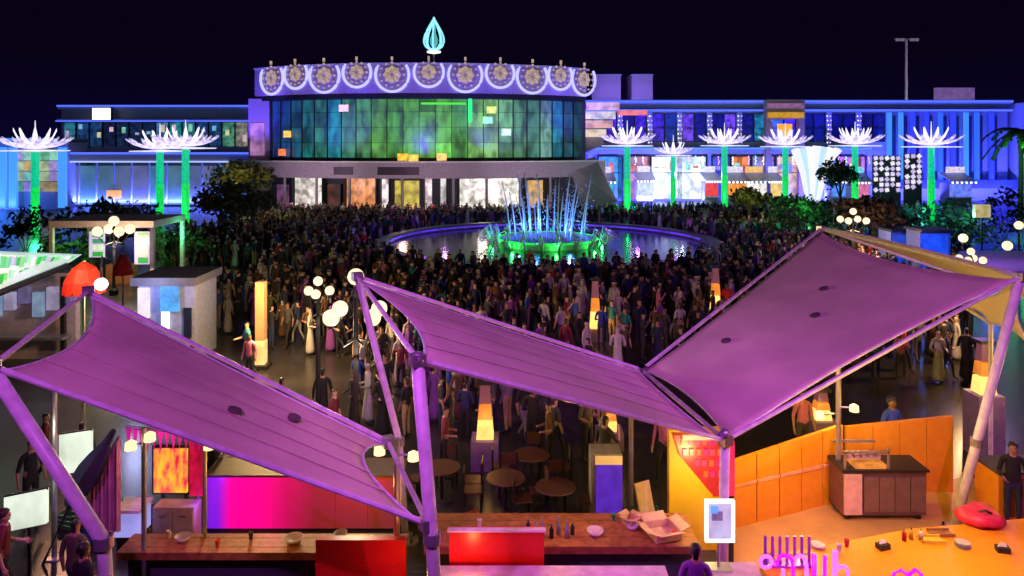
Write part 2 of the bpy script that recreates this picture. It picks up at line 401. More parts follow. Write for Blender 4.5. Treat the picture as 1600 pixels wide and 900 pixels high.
for x0, x1, y0, label in ((925, 970, 118, 'pale violet plant room on the roof next to the medallion band'), (987, 1020, 118, 'narrow violet roof block with a pale front panel')):
    a_, b_ = at(x0, 157, 108), at(x1, y0, 108)
    t_ = thing('roof_block', (a_.x, 108, 14.2), label, 'roof block')
    MB().box((a_.x, 108, 14.21), (b_.x, 113, b_.z)).build('wall', lilac_plaster, t_)
    MB().box((a_.x - .1, 107.9, b_.z), (b_.x + .1, 113.1, b_.z + .2)).build('coping', blue_plaster, t_)
    strip('violet_roof_light', ((a_.x + b_.x) / 2, 103.8, 14.5), ((a_.x + b_.x) / 2, 108, 17.0), (.30, .2, 1), 260, b_.x - a_.x, .3)
a_, b_ = at(1462, 160, 106), at(1523, 137, 106)
t_ = thing('roof_sign', (a_.x, 106, 14.2), 'pale lilac signboard standing on the roof near the floodlight mast', 'sign')
MB().box((a_.x, 106, 14.21), (b_.x, 106.5, b_.z)).build('panel', E('lilac_sign', L(125, 95, 165), .8, .3, 1.2), t_)
MB().box((a_.x - .1, 106.51, 14.21), (b_.x + .1, 106.7, b_.z + .1)).build('back_frame', dark_metal, t_)
# floodlight mast
p = at(1416, 62, 125)
t_ = thing('floodlight_mast', (p.x, 125, 0), 'tall thin floodlight mast behind the blue wing against the night sky', 'mast')
MB().tube([(p.x, 125, 0), (p.x, 125, p.z)], .3, 8, .2).build('pole', white_paint, t_)
MB().box((p.x - 2.1, 124.9, p.z), (p.x + 2.1, 125.1, p.z + .2)).build('crossbar', steel, t_)
for xx in (-1.6, -.8, .8, 1.6):
    MB().cbox((p.x + xx, 124.7, p.z - .05), (.62, .3, .45), 0, rad(20)).build('lamp_head', E('dim_floodlamp', L(150, 140, 170), .7 if abs(xx) < 1 else .35), t_)
spot('mast_light', (p.x, 112, 14.5), (p.x, 125, 20), (.5, .42, .7), 4000, 60)
# end wall at the right border
t_ = thing('end_wall', (74, 100, 0), 'pale blue wall closing the blue wing beside the palm', 'wall')
MB().box((70.6, 100, 0), (84, 110, 13.7)).build('wall', blue_plaster, t_)
MB().box((70.5, 99.8, 13.5), (84, 99.98, 13.9)).build('light_line', led_sky, t_)
strip('blue_wash_light', (76, 95, .6), (76, 100, 9), (.12, .25, 1), 1500, 10, .5)

# ------------------------------------------------------------------ left wing
lw = thing('terrace_wing', (-47, 98, 0), 'low stepped wing with dark teal windows and blue light lines', 'building')
MB().box((-60, 98, 0), (-33, 112, 12.6)).build('wall', blue_plaster, lw)
MB().box((-60.3, 97.6, 12.6), (-32.8, 112, 13.2)).build('parapet', blue_plaster, lw)
MB().box((-60.3, 97.4, 12.95), (-32.8, 97.58, 13.15)).build('light_line', led_blue, lw)
MB().box((-60.3, 97.4, 10.95), (-32.8, 97.98, 11.3)).build('cornice', blue_plaster, lw)
MB().box((-60.3, 97.2, 10.95), (-32.8, 97.38, 11.12)).build('light_line', led_blue, lw)
tcol = [(20, 50, 90), (30, 90, 110), (15, 30, 60), (60, 90, 130), (20, 110, 110), (12, 20, 50)]
for i in range(15):
    x0 = -59.6 + i * 1.76
    c = R.choice(tcol) if i < 12 else R.choice([(110, 110, 100), (150, 140, 120), (60, 110, 90)])
    f = MB().box((x0, 97.9, 7.7), (x0 + 1.6, 97.96, 10.85)).build('window', E('terrace_window_%d_%d' % (c[0], c[1]), L(*c), 1.7, .75, 1.5), lw)
    MB().box((x0 + 1.61, 97.7, 7.6), (x0 + 1.74, 97.99, 10.9)).build('mullion', dark_metal, f)
    for _ in range(R.choice((1, 1, 2))):
        xx, zz = x0 + R.uniform(.2, 1.0), R.uniform(8, 10)
        MB().box((xx, 97.8 - .05 * _, zz), (xx + .5, 97.84 - .05 * _, zz + R.uniform(.3, 1.1))).build('poster', E('small_sign_%d' % (i % 5), L(*[(200, 180, 230), (130, 200, 240), (230, 230, 180), (240, 200, 220), (140, 230, 190)][i % 5]), .8, .4, 2), lw)
MB().box((-60.5, 93.5, 5.7), (-33, 97.9, 6.8)).build('terrace_slab', lilac_plaster, lw)
MB().box((-60.6, 93.2, 6.7), (-33, 93.48, 6.95)).build('light_line', led_blue, lw)
MB().box((-60.6, 93.2, 5.65), (-36, 93.48, 5.85)).build('light_line', E('white_blue_line', L(170, 190, 255), 1.1), lw)
for i in range(12):
    x0 = -60 + i * 2.25
    MB().box((x0, 94.6, .2), (x0 + 2.1, 94.7, 5.2)).build('glass_pane', E('ground_glass_%d' % (i % 4), L(*[(95, 110, 140), (110, 115, 150), (80, 130, 150), (85, 125, 135)][i % 4]), .75, .35, .5), lw)
    MB().box((x0 + 2.11, 94.4, 0), (x0 + 2.24, 94.75, 5.65)).build('mullion', blue_plaster, lw)
p = at(176, 304, 94)
MB().box((p.x - .9, 94.2, p.z - .5), (p.x + .9, 94.4, p.z + .5)).build('sign_panel', E('amber_sign', L(255, 160, 70), 1.3, .2, 1), lw)
t_ = thing('roof_lamp', at(160, 178, 97) , 'bright white floodlight on the roof edge of the teal windowed wing', 'lamp')
p = at(160, 178, 97)
MB().box((p.x - 1.1, 96.6, p.z - .75), (p.x + 1.1, 96.9, p.z + .75)).build('lens', E('hot_white', (1, .95, .85), 2.6), t_)
MB().box((p.x - 1.2, 96.91, p.z - .85), (p.x + 1.2, 97.3, p.z + .85)).build('housing', dark_metal, t_)
# low block at the left border
lb = thing('corner_block', (-64, 90, 0), 'lower corner building with azure light columns and a patterned panel', 'building')
MB().box((-78, 90, 0), (-56.0, 97, 8.2)).build('wall', blue_plaster, lb)
MB().box((-78, 89.5, 8.2), (-55.6, 97, 8.6)).build('roof', dark_plaster, lb)
MB().box((-78, 89.3, 8.35), (-55.6, 89.48, 8.7)).build('light_line', led_sky, lb)
for px_ in (3, 20, 97):
    p = at(px_, 300, 89)
    MB().box((p.x - .45, 88.9, .3), (p.x + .45, 89.3, 7.6)).build('light_column', led_sky, lb)
a_, b_ = at(16, 300, 89.5), at(95, 235, 89.5)
for i in range(4):
    for j in range(4):
        w_, h_ = (b_.x - a_.x) / 4, (b_.z - a_.z) / 4
        c = R.choice([(150, 220, 190), (200, 220, 160), (120, 200, 150), (220, 190, 120), (190, 170, 230)])
        MB().box((a_.x + i * w_ + .06, 89.55, a_.z + j * h_ + .06), (a_.x + (i + 1) * w_ - .06, 89.7, a_.z + (j + 1) * h_ - .06)).build('light_panel', E('mosaic_%d_%d' % (c[0], j), L(*c), .5 + .13 * j, .5, 1.5), lb)
a_, b_ = at(100, 330, 89), at(125, 270, 89)

# ------------------------------------------------------------------ lotus light trees
pet = MB()
prof = [(0, 0, .12), (.8, .05, .3), (1.6, .2, .34), (2.4, .5, .24), (3.0, .95, .03)]
vs = []
for u, z, hw in prof: vs += [(u, -hw, z + .12), (u, 0, z), (u, hw, z + .12)]
vs2 = [(x, y, z - .06) for x, y, z in vs]
fs = []
for i in range(4):
    for j in range(2):
        a = i * 3 + j; fs += [(a, a + 3, a + 4, a + 1), (a + 15, a + 16, a + 19, a + 18)]
pet.add(vs + vs2, fs)
petal_me = pet.mesh('petal', E('white_petal_light', L(215, 200, 250), 1.35, .6, 2.2))
pet2 = MB().add([(x * .55, y * .8, z * 1.7) for x, y, z in vs + vs2], fs).mesh('inner_petal', E('bright_petal_light', L(240, 232, 255), 1.6, .5, 2.2))
spike_me = MB().tube([(0, 0, 0), (0, 0, 1.1), (0, 0, 2.5)], .12, 6, .03).mesh('spike', E('white_glow2', L(235, 235, 255), 1.1))
trunk_top = MB().tube([(0, 0, 4.2), (0, 0, 7.5)], .33, 10).mesh('upper_trunk', E('teal_trunk_light', L(0, 205, 150), .95, .3, 3))
trunk_low = MB().tube([(0, 0, 0), (0, 0, 4.2)], .36, 10).mesh('lower_trunk', E('green_trunk_light', L(10, 225, 90), .95, .3, 3))
disc_me = MB().lathe([(.01, 0), (2.7, .05), (2.75, .14), (.01, .2)], (0, 0, 0), 20).mesh('halo_disc', E('white_disc_light', L(225, 225, 255), 1.1, .3, 1.2))
def lotus(px_, Y, ztop, label, s=1.0):
    p = at(px_, 300, Y)
    t = thing('lotus_light', (p.x, Y, 0), label, 'light tree', 'lotus light trees along the plaza')
    k = ztop / 7.5
    a = put('upper_trunk', trunk_top, t); a.scale = (1, 1, k)
    b = put('lower_trunk', trunk_low, t); b.scale = (1, 1, k)
    d = put('halo_disc', disc_me, t, (0, 0, ztop)); d.scale = (s, s, 1)
    off = R.uniform(0, 1)
    for i in range(12):
        q = put('petal', petal_me, t, (0, 0, ztop + .3)); q.rotation_euler = (0, 0, off + 2 * math.pi * i / 12); q.scale = (s, s, s)
    for i in range(8):
        q = put('inner_petal', pet2, t, (0, 0, ztop + .35)); q.rotation_euler = (0, 0, off + .4 + 2 * math.pi * i / 8); q.scale = (s, s, s)
    put('spike', spike_me, t, (0, 0, ztop + .3))
    return t
lotus(55, 66, 7.3, 'glowing lotus light tree before the patterned corner block')
lotus(250, 72, 7.2, 'glowing lotus light tree nearer the corner block, of the two before the terrace wing')
lotus(290, 70, 7.5, 'glowing lotus light tree nearer the pavilion, of the two before the terrace wing')
lotus(980, 78, 7.7, 'glowing lotus light tree just past the sloping grey wall')
lotus(1052, 96, 6.4, 'short lotus light tree standing before the bright white shop', .85)
lotus(1132, 86, 7.7, 'glowing lotus light tree by the orange lit shop')
lotus(1227, 84, 7.6, 'glowing lotus light tree under the gold portal')
lotus(1336, 82, 7.7, 'glowing lotus light tree by the dark green shrub tree')
lotus(1455, 78, 7.6, 'glowing lotus light tree before the azure column screen', 1.05)
for px_, Y in ((55, 64), (270, 68), (980, 76), (1132, 83), (1227, 78), (1336, 79), (1455, 74)):
    q = at(px_, 300, Y); lamp('green_uplight', (q.x, q.y, 1.8), (.05, 1, .4), 260, .3)

# lit market stalls in front of the blue wing
for px_, Y, w_, c, rc, lab in ((944, 96, 2.6, (60, 190, 235), 'blue', 'cyan lit market stall beside the sloping grey wall'), (1008, 99, 2.2, (200, 215, 245), 'white', 'pale lit market stall next to the bright white shop'), (1112, 98, 1.8, (235, 60, 70), 'red', 'small red lit market stall just past the bright white shop'), (1152, 97, 2.6, (250, 150, 60), 'orange', 'orange lit market stall behind the small yellow green tree'), (1182, 97, 2.8, (250, 240, 235), 'white', 'white lit market stall between the orange stall and gold portal'), (1345, 95, 2.2, (225, 120, 170), 'pink', 'pink lit market stall between dark shrub tree and pierced screens'), (1212, 97, 1.5, (250, 205, 120), 'gold', 'golden lit market stall under the gold portal'), (1310, 97, 2.0, (90, 150, 255), 'blue', 'blue lit market stall behind the dark green tree'), (1500, 96, 3.0, (110, 130, 255), 'blue', 'wide periwinkle lit market stall below the azure columns')):
    x = at(px_, 300, Y).x
    t_ = thing('market_stall', (x, Y, 0), lab, 'stall', 'lit market stalls before the blue wing')
    MB().box((x - w_ / 2, Y, 0), (x + w_ / 2, Y + 2, 2.9)).build('body', blue_plaster, t_)
    MB().prism([(x - w_ / 2 - .2, Y - .9, 3.1), (x + w_ / 2 + .2, Y - .9, 3.1), (x + w_ / 2 + .2, Y + 2.1, 4.1), (x - w_ / 2 - .2, Y + 2.1, 4.1)], (0, 0, .12)).build('awning', white_paint, t_)
    MB().box((x - w_ / 2 + .1, Y - .1, 1.1), (x + w_ / 2 - .1, Y - .005, 2.8)).build('lit_window', E('stall_light_' + lab.split()[0] + lab.split()[1] + str(px_), L(*c), 1.1, .55, 1.6), t_)
    MB().box((x - w_ / 2, Y - .5, .95), (x + w_ / 2, Y - .105, 1.05)).build('counter', white_paint, t_)
    MB().box((x - w_ * .4, Y + 1.0, 4.2), (x + w_ * .4, Y + 1.15, 5.0)).build('sign', E('stall_sign_%d' % (px_ % 4), L(*[(235, 225, 250), (130, 220, 255), (255, 200, 120), (255, 150, 190)][px_ % 4]), 1.1, .5, 3), t_)
    for k in range(6):
        MB().ball((x - w_ / 2 + w_ * k / 5, Y - .92, 3.0), .13, 8, 6).build('bulb', led_white, t_)
# white sculptures by the wing
wh = E('white_carved_light', L(225, 215, 250), .95, .8, 2.2)
t_ = thing('fan_sculpture', foot(at(1275, 305, 92)), 'white fan shaped light sculpture narrowing to its foot', 'sculpture')
for i in range(7):
    f = (i - 3) / 3
    b_, m1, tp_ = at(1270 + 7 * f, 318, 92), at(1272 + 17 * f, 270, 92), at(1276 + 34 * f, 228 + 5 * abs(f), 92)
    MB().tube([b_, m1, tp_], .24, 6, .5).build('rib', E('icy_rib_%d' % (i % 3), L(*[(235, 235, 255), (190, 220, 255), (245, 245, 250)][i % 3]), 1.05), t_)
for x0, x1, y0, y1, lab in ((1365, 1409, 243, 305, 'wider white pierced light screen beside a dark shrub'), (1414, 1442, 240, 300, 'narrow white pierced light screen near the azure columns')):
    a_, b_ = at(x0, y1, 88), at(x1, y0, 88)
    t_ = thing('pierced_screen', ((a_.x + b_.x) / 2, 88, 0), lab, 'screen', 'white pierced light screens')
    MB().box((a_.x, 88.2, 0), (b_.x, 88.4, b_.z)).build('back_panel', M('plum_panel', (.06, .04, .09), .6), t_)
    nx = 5 if x1 - x0 > 35 else 3
    for i in range(nx):
        for j in range(7):
            cx = a_.x + (i + .5) * (b_.x - a_.x) / nx; cz = a_.z + .3 + (j + .5) * (b_.z - a_.z - .3) / 7
            if (i + j * 3 + (1 if nx == 3 else 0)) % 7 == 3: continue
            s_ = (b_.x - a_.x) / nx * .46
            ang = R.uniform(0, .7)
            MB().prism([(cx + s_ * math.cos(ang + t) * (1 if q % 2 else .72), 88.1, cz + s_ * math.sin(ang + t) * (1 if q % 2 else .72)) for q, t in enumerate([math.pi * h / 4 for h in range(8)])], (0, .08, 0)).build('tile', E('tile_light_%d' % ((i + j) % 3), L(*[(225, 215, 250), (200, 185, 235), (250, 240, 255)][(i + j) % 3]), .95), t_)

# ------------------------------------------------------------------ fountain
FX, FY, FR = 2.7, 56.0, 12.6
ft = thing('fountain', (FX, FY, 0), 'round plaza fountain with blue water jets above a green lit ring', 'fountain')
MB().lathe([(FR - .6, .05), (FR - .6, .75), (FR - .5, .8), (FR + .3, .8), (FR + .4, .7), (FR + .4, 0)], (FX, FY, 0), 64).build('rim', M('dark_granite', (.04, .04, .055), .45), ft)
wat = M('fountain_water', (.006, .008, .016), .14, 0, .2, 2.5, .6)
wat.node_tree.nodes['Principled BSDF'].inputs['Specular IOR Level'].default_value = .14
MB().lathe([(.01, .4), (4, .4), (8, .4), (FR - .58, .4)], (FX, FY, 0), 64).build('water', wat, ft)
MB().lathe([(3.2, .3), (3.2, .85), (3.6, .9), (3.7, .8), (3.7, .3)], (FX, FY, 0), 40).build('inner_ring', M('pale_stone', (.35, .35, .33), .6), ft)
MB().lathe([(3.75, .78), (3.85, .82), (3.85, .9), (3.75, .94)], (FX, FY, 0), 40).build('ring_light', E('green_ring_light', L(20, 230, 60), 1.2, .5, 1.2), ft)
MB().lathe([(FR - .63, .5), (FR - .68, .53), (FR - .68, .62), (FR - .63, .66)], (FX, FY, 0), 60, rad(5), rad(200)).build('rim_light', E('violet_rim_light', L(95, 50, 225), 1.0, .6, .6), ft)
jet_m = M('falling_water', (.8, .85, .9), .25, 0, .1, 4, .4)
for k in range(24):
    a = 2 * math.pi * k / 24 + .2; r0 = 1.8 if k % 3 else 2.9; h = (5.1 if k % 2 == 0 else 3.8) + R.uniform(-.4, .4)
    c, s_ = math.cos(a), math.sin(a)
    pts = [(FX + c * (r0 + .05 * q ** 1.4), FY + s_ * (r0 + .05 * q ** 1.4), .45 + h * (q / 6) ** .8) for q in range(7)]
    mb = MB().tube(pts, .07, 6, .03)
    for q in range(26):
        b_ = Vector(pts[R.randrange(2, 7)]); mb.ball(b_ + Vector((R.uniform(-.4, .4), R.uniform(-.4, .4), R.uniform(-1.2, .2))), R.uniform(.02, .06), 5, 3)
    mb.build('water_jet', jet_m, ft, True)
for k in range(22):
    a = 2 * math.pi * k / 22; c, s_ = math.cos(a), math.sin(a)
    mb = MB()
    for q in range(5):
        t = R.uniform(-.25, .25); hh = R.uniform(.5, 1.5)
        mb.tube([(FX + 4.3 * c, FY + 4.3 * s_, .42), (FX + (4.6 + t) * c - t * s_, FY + (4.6 + t) * s_ + t * c, .42 + hh), (FX + (5.2 + t) * c - t * s_ * 2, FY + (5.2 + t) * s_ + t * c * 2, .5 + hh * .4)], .07, 5, .03)
    mb.build('spray', jet_m, ft, True)
for k in range(8):
    a = 2 * math.pi * k / 8 + .1
    lamp('green_fountain_lamp', (FX + 4.25 * math.cos(a), FY + 4.25 * math.sin(a), .75), (.03, 1, .1), 60, .1)
for k in range(5):
    a = 2 * math.pi * k / 5 + .5
    lamp('blue_fountain_lamp', (FX + 2.2 * math.cos(a), FY + 2.2 * math.sin(a), 1.6 + .5 * (k % 2)), (.07, .22, 1), 230, .1)
for a in (150, 190, 35, 350):
    lamp('violet_fountain_lamp', (FX + 9.5 * math.cos(rad(a)), FY + 9.5 * math.sin(rad(a)), 2.4), (.34, .07, 1), 330, .1)

# ------------------------------------------------------------------ lamp posts
def globe_post(loc, h, r, arms, reach, drop, label, group, power, colr=(1, .78, .5)):
    t = thing('globe_lamp_post', loc, label, 'street lamp', group)
    x, y, _ = loc
    MB().lathe([(.22, 0), (.22, .25), (.12, .4), (.07, .7), (.055, h - .3), (.1, h - .2), (.02, h)], (x, y, 0), 10).build('pole', dark_metal, t)
    if r > .2 or True:
        MB().ball((x, y, h + r * .9), r, 16, 10).build('globe', globe_m, t, True)
    for k in range(arms):
        a = 2 * math.pi * k / arms + .6 + (.2 if arms == 4 else 0)
        ex, ey = x + reach * math.cos(a), y + reach * math.sin(a)
        MB().tube([(x, y, h - drop - .5), (x + .5 * reach * math.cos(a), y + .5 * reach * math.sin(a), h - drop - .62), (ex, ey, h - drop - r * .6)], .03, 6).build('arm', dark_metal, t)
        MB().ball((ex, ey, h - drop + r * .35), r, 16, 10).build('globe', globe_m, t, True)
        MB().lathe([(.02, -.1 - .66 * r), (.07, -.08 - .66 * r), (.55 * r, -.42 * r), (.6 * r, -.36 * r), (.01, -.3 * r)], (ex, ey, h - drop + r * .2), 10).build('fitting', dark_metal, t)
    lamp('street_lamp_light', (x, y, h - drop - .9), colr, power, .3)
    return t
p = at(556, 430, 16.6)
globe_post((p.x, 16.6, 0), p.z - .2, .185, 4, .64, .72, 'near globe lamp post with big white globes beside the middle tent mast', 'globe lamp posts', 260)
p = at(497, 440, 19.6)
globe_post((p.x, 19.6, 0), p.z - .1, .125, 3, .32, .22, 'small globe lamp post with little warm bulbs beyond the big globes', 'globe lamp posts', 90)
p = at(178, 352, 39)
globe_post((p.x, 39, 0), p.z, .26, 4, .8, .35, 'globe lamp post glowing at the edge of the pink framed kiosk', 'globe lamp posts', 520)
p = at(1333, 335, 44)
globe_post((p.x, 44, 0), p.z, .2, 4, .75, .4, 'globe lamp post in front of the brown leafed tree', 'globe lamp posts', 700, (1, .62, .3))
p = at(1517, 398, 25.5)
globe_post((p.x, 25.5, 0), p.z, .125, 4, .36, .2, 'globe lamp post standing behind the orange edge of the far tent', 'globe lamp posts', 700, (1, .55, .22))

amber = [E('amber_core', L(255, 205, 110), 1.5, .3, 3), E('amber_panel', L(240, 140, 45), .95, .4, 2), E('mauve_panel', L(140, 75, 95), .55, .3, 2)]
def bollard(px_, py, pt, Y, label):
    p = at(px_, py, Y); h = max(1.2, at(px_, pt, Y).z); z0 = max(0, p.z)
    t = thing('light_column', (p.x, Y, 0), label, 'light column', 'amber light columns on the plaza')
    x = p.x; wd = .30
    MB().box((x - .34, Y - .34, 0), (x + .34, Y + .34, z0 + .02)).build('plinth', M('violet_plinth', (.18, .12, .28), .5), t)
    hh = h - z0
    f = lambda z: wd * (1 - .5 * z)
    def seg(u0, u1, name, m):
        MB().lathe([(f(u0), z0 + hh * u0 + .03), (f(u1), z0 + hh * u1)], (x, Y, 0), 4, rad(45), rad(405)).build(name, m, t)
    seg(0, .34, 'lower_panel', amber[0]); seg(.35, .62, 'middle_panel', amber[1]); seg(.63, .99, 'upper_panel', amber[2])
    MB().box((x - .2, Y - .2, h), (x + .2, Y + .2, h + .08)).build('cap', dark_metal, t)
    lamp('amber_light', (x, Y - .7, z0 + .5), (1, .5, .12), 12 if Y < 21 else 20, .15)
    return t
bollard(930, 513, 438, 30, 'amber light column in the crowd in front of the fountain')
bollard(1118, 485, 418, 33, 'amber light column just past the peaked tent edge')
bollard(758, 684, 598, 18.3, 'bright amber light column seen under the middle tent')
bollard(952, 672, 630, 19.5, 'amber light column partly hidden behind the purple drinks fridge')
bollard(1537, 615, 535, 19.0, 'amber light column beyond the slanted right mast')
bollard(1283, 655, 610, 19.5, 'amber light column beside the pink shirted person beyond the orange wall')
# tall warm column and its pool of light
p = gd(408, 575)
t_ = thing('warm_lamp_column', (p.x, p.y, 0), 'tall slim warm glowing column lighting bare paving', 'light column')
zt = at(408, 440, p.y).z
MB().box((p.x - .3, p.y - .3, 0), (p.x + .3, p.y + .3, .15)).build('plinth', dark_metal, t_)
MB().box((p.x - .17, p.y - .17, .16), (p.x + .17, p.y + .17, 1.0)).build('lower_panel', E('pale_amber', L(255, 215, 140), 1.1, .5, 2), t_)
MB().box((p.x - .16, p.y - .16, 1.02), (p.x + .16, p.y + .16, zt)).build('upper_panel', E('dusky_amber', L(215, 150, 90), .75, .4, 1.5), t_)
lamp('warm_column_light', (p.x + .9, p.y - 1.6, 3.2), (1, .60, .24), 2000, .4)

# ------------------------------------------------------------------ plants
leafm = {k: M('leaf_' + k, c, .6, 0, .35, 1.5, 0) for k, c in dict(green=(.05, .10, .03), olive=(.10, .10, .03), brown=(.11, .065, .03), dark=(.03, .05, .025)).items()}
bark = M('tree_bark', (.10, .07, .05), .85)
def leaves(mb, c, rx, ry, rz, n, s):
    clumps = [(R.gauss(0, .45), R.gauss(0, .45), R.gauss(0, .4)) for _ in range(max(5, n // 55))]
    for _ in range(n):
        k = R.choice(clumps)
        d = Vector((k[0] + R.gauss(0, .2), k[1] + R.gauss(0, .2), k[2] + R.gauss(0, .18)))
        if d.length > 1.15: d *= .9 / d.length
        p = Vector(c) + Vector((d.x * rx, d.y * ry, d.z * rz))
        a = Vector((R.gauss(0, 1), R.gauss(0, 1), R.gauss(0, 1))).normalized(); b = a.cross(Vector((R.gauss(0, 1), R.gauss(0, 1), R.gauss(0, 1)))).normalized()
        z = s * R.uniform(.6, 1.3)
        mb.add([p - a * z, p + b * z * .45, p + a * z, p - b * z * .45], [(0, 1, 2, 3)])
    return mb
def tree(px_, Y, top, low, wid, kind, label, n=1100, group='trees round the plaza', s=.28):
    x = at(px_, 300, Y).x; zt = at(px_, top, Y).z; zb = max(.8, at(px_, low, Y).z); r = wid / F * Y / 2
    t = thing('tree', (x, Y, 0), label, 'tree', group)
    tr = MB().tube([(x, Y, 0), (x + .1, Y, zb * .6), (x, Y, zb + (zt - zb) * .5)], .2, 7, .08)
    for k in range(6):
        a = k * 1.05; tr.tube([(x + .05, Y, zb * .8), (x + r * .3 * math.cos(a), Y + r * .3 * math.sin(a), zb + (zt - zb) * .35), (x + r * .7 * math.cos(a), Y + r * .7 * math.sin(a), zb + (zt - zb) * (.4 + .07 * k))], .07, 5, .02)
    tr.build('trunk', bark, t)
    leaves(MB(), (x, Y, (zt + zb) / 2), r, r, (zt - zb) / 2, n, s).build('crown', leafm[kind], t)
    return t
def bush(px_, Y, top, wid, kind, label, n=450, s=.22):
    x = at(px_, 300, Y).x; zt = max(.6, at(px_, top, Y).z); r = wid / F * Y / 2
    t = thing('shrub', (x, Y, 0), label, 'shrub', 'shrubs and hedges round the plaza')
    st = MB()
    for k in range(4): st.tube([(x + .1 * k - .15, Y, 0), (x + (k - 1.5) * r * .3, Y, zt * .6)], .03, 5, .015)
    st.build('stem', bark, t)
    leaves(MB(), (x, Y, zt * .5), r, min(r, 2.0), zt * .55, n, s).build('foliage', leafm[kind], t)
    return t
tree(375, 70, 248, 305, 95, 'olive', 'yellow green lit tree at the corner of the terrace wing', 1300)
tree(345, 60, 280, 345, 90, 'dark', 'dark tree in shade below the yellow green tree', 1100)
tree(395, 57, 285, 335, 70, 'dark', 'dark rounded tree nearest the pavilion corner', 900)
tree(1312, 74, 248, 300, 60, 'green', 'dark green tree between the fan sculpture and pierced screens', 900)
tree(1365, 50, 305, 352, 110, 'brown', 'brown leafed tree lit from below by a globe lamp', 1300)
tree(1250, 62, 300, 345, 110, 'green', 'green lit tree just above the peak of the tent', 1300)
tree(1170, 66, 290, 325, 60, 'olive', 'small yellow green tree beside the orange shop', 700)
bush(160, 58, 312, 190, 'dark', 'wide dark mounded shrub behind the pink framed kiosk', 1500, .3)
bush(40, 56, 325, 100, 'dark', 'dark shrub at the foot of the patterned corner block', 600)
bush(285, 47, 340, 90, 'green', 'green shrub beside the pink framed kiosk post', 700)
bush(245, 45, 352, 40, 'green', 'small teal lit shrub at the corner of the kiosk', 350)
bush(110, 44, 362, 120, 'green', 'low dark hedge seen through the kiosk frame', 700)
bush(1225, 56, 318, 70, 'green', 'bright green hedge under the tree at the tent peak', 500)
bush(1500, 54, 318, 130, 'green', 'long green hedge below the azure columns', 1000)
bush(1440, 57, 322, 60, 'green', 'teal lit shrub at the foot of the lotus tree by the azure columns', 450)
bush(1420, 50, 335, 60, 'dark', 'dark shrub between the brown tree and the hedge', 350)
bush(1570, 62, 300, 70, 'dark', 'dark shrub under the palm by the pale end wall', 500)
def palm(px_, Y, top, label, s=1.0):
    x = at(px_, 300, Y).x; zt = at(px_, top, Y).z
    t = thing('palm_tree', (x, Y, 0), label, 'palm tree', 'palm trees on the plaza')
    MB().tube([(x, Y, 0), (x + .1, Y, zt * .5), (x, Y, zt)], .3, 9, .2).build('trunk', bark, t)
    for k in range(14):
        a = k * 2.4; up = .9 - .1 * (k % 5) * 2; ln = 3.2 * s
        mb = MB(); pr = None
        for i in range(9):
            u = i / 8; q = Vector((x + ln * u * math.cos(a), Y + ln * u * math.sin(a), zt + ln * (up * u - .95 * u * u)))
            if pr is not None:
                d = (q - pr).normalized(); sd = d.cross(Vector((0, 0, 1))).normalized(); wd = .55 * (1 - .75 * abs(u - .45))
                for sg in (-1, 1):
                    mb.add([pr, q, q + sd * sg * wd + Vector((0, 0, -.25)), pr + sd * sg * wd * .9 + Vector((0, 0, -.22)) + d * .1], [(0, 1, 2, 3)])
            pr = q
        mb.build('frond', leafm['green'], t)
    return t
palm(1594, 78, 205, 'palm tree glowing green before the pale end wall', 1.1)
for px_, py, Y, c, pw in ((1590, 235, 75, (.1, 1, .2), 420), (375, 285, 66, (1, .85, .25), 330), (1245, 330, 58.5, (.1, 1, .25), 260), (1500, 335, 51, (.1, .9, .4), 200), (285, 365, 44, (.05, 1, .4), 120), (1170, 312, 63, (.8, 1, .2), 120), (1430, 345, 54, (.05, .5, 1), 420), (1460, 350, 40, (.08, .2, 1), 420), (1550, 330, 52, (.15, .15, 1), 320), (110, 375, 42, (.2, 1, .3), 50)):
    lamp('garden_light', at(px_, py, Y), c, pw, .2)

# ------------------------------------------------------------------ kiosks and stalls across the plaza
pinkw = M('rosy_painted_frame', (.62, .46, .42), .6)
t_ = thing('frame_kiosk', foot(at(160, 420, 41)), 'open kiosk with a rosy flat roof frame and white menu banners', 'kiosk')
a_, b_ = at(76, 356, 41), at(240, 344, 41)
MB().box((a_.x, 41, a_.z), (b_.x, 45, a_.z + .38)).build('roof', pinkw, t_)
for xx, yy in ((a_.x, 41.02), (b_.x - .2, 41.02), (a_.x, 44.7), (b_.x - .2, 44.7)):
    MB().box((xx, yy, 0), (xx + .2, yy + .2, a_.z - .003)).build('post', pinkw, t_)
for x0, x1, y0, y1 in ((139, 163, 362, 402), (210, 233, 362, 413)):
    c0, c1 = at(x0, y1, 40.6), at(x1, y0, 40.6)
    bn = MB().box((c0.x, 40.6, c0.z), (c1.x, 40.68, c1.z)).build('menu_banner', E('banner_light_%d' % x0, L(205, 190, 225), .9, .2, 1), t_)
    for k in range(4):
        zz = c0.z + (c1.z - c0.z) * (k + .15) / 4
        MB().box((c0.x + .22, 40.56, zz), (c1.x - .06, 40.595, zz + (c1.z - c0.z) * .18)).build('print', E('banner_print_%d' % (k % 3), L(*[(40, 170, 70), (210, 240, 200), (60, 150, 120)][k % 3]), .8, .3, 3), bn)
MB().box((at(165, 0, 42).x, 42, 0), (at(208, 0, 42).x, 42.6, 1.1)).build('counter', wood, t_)
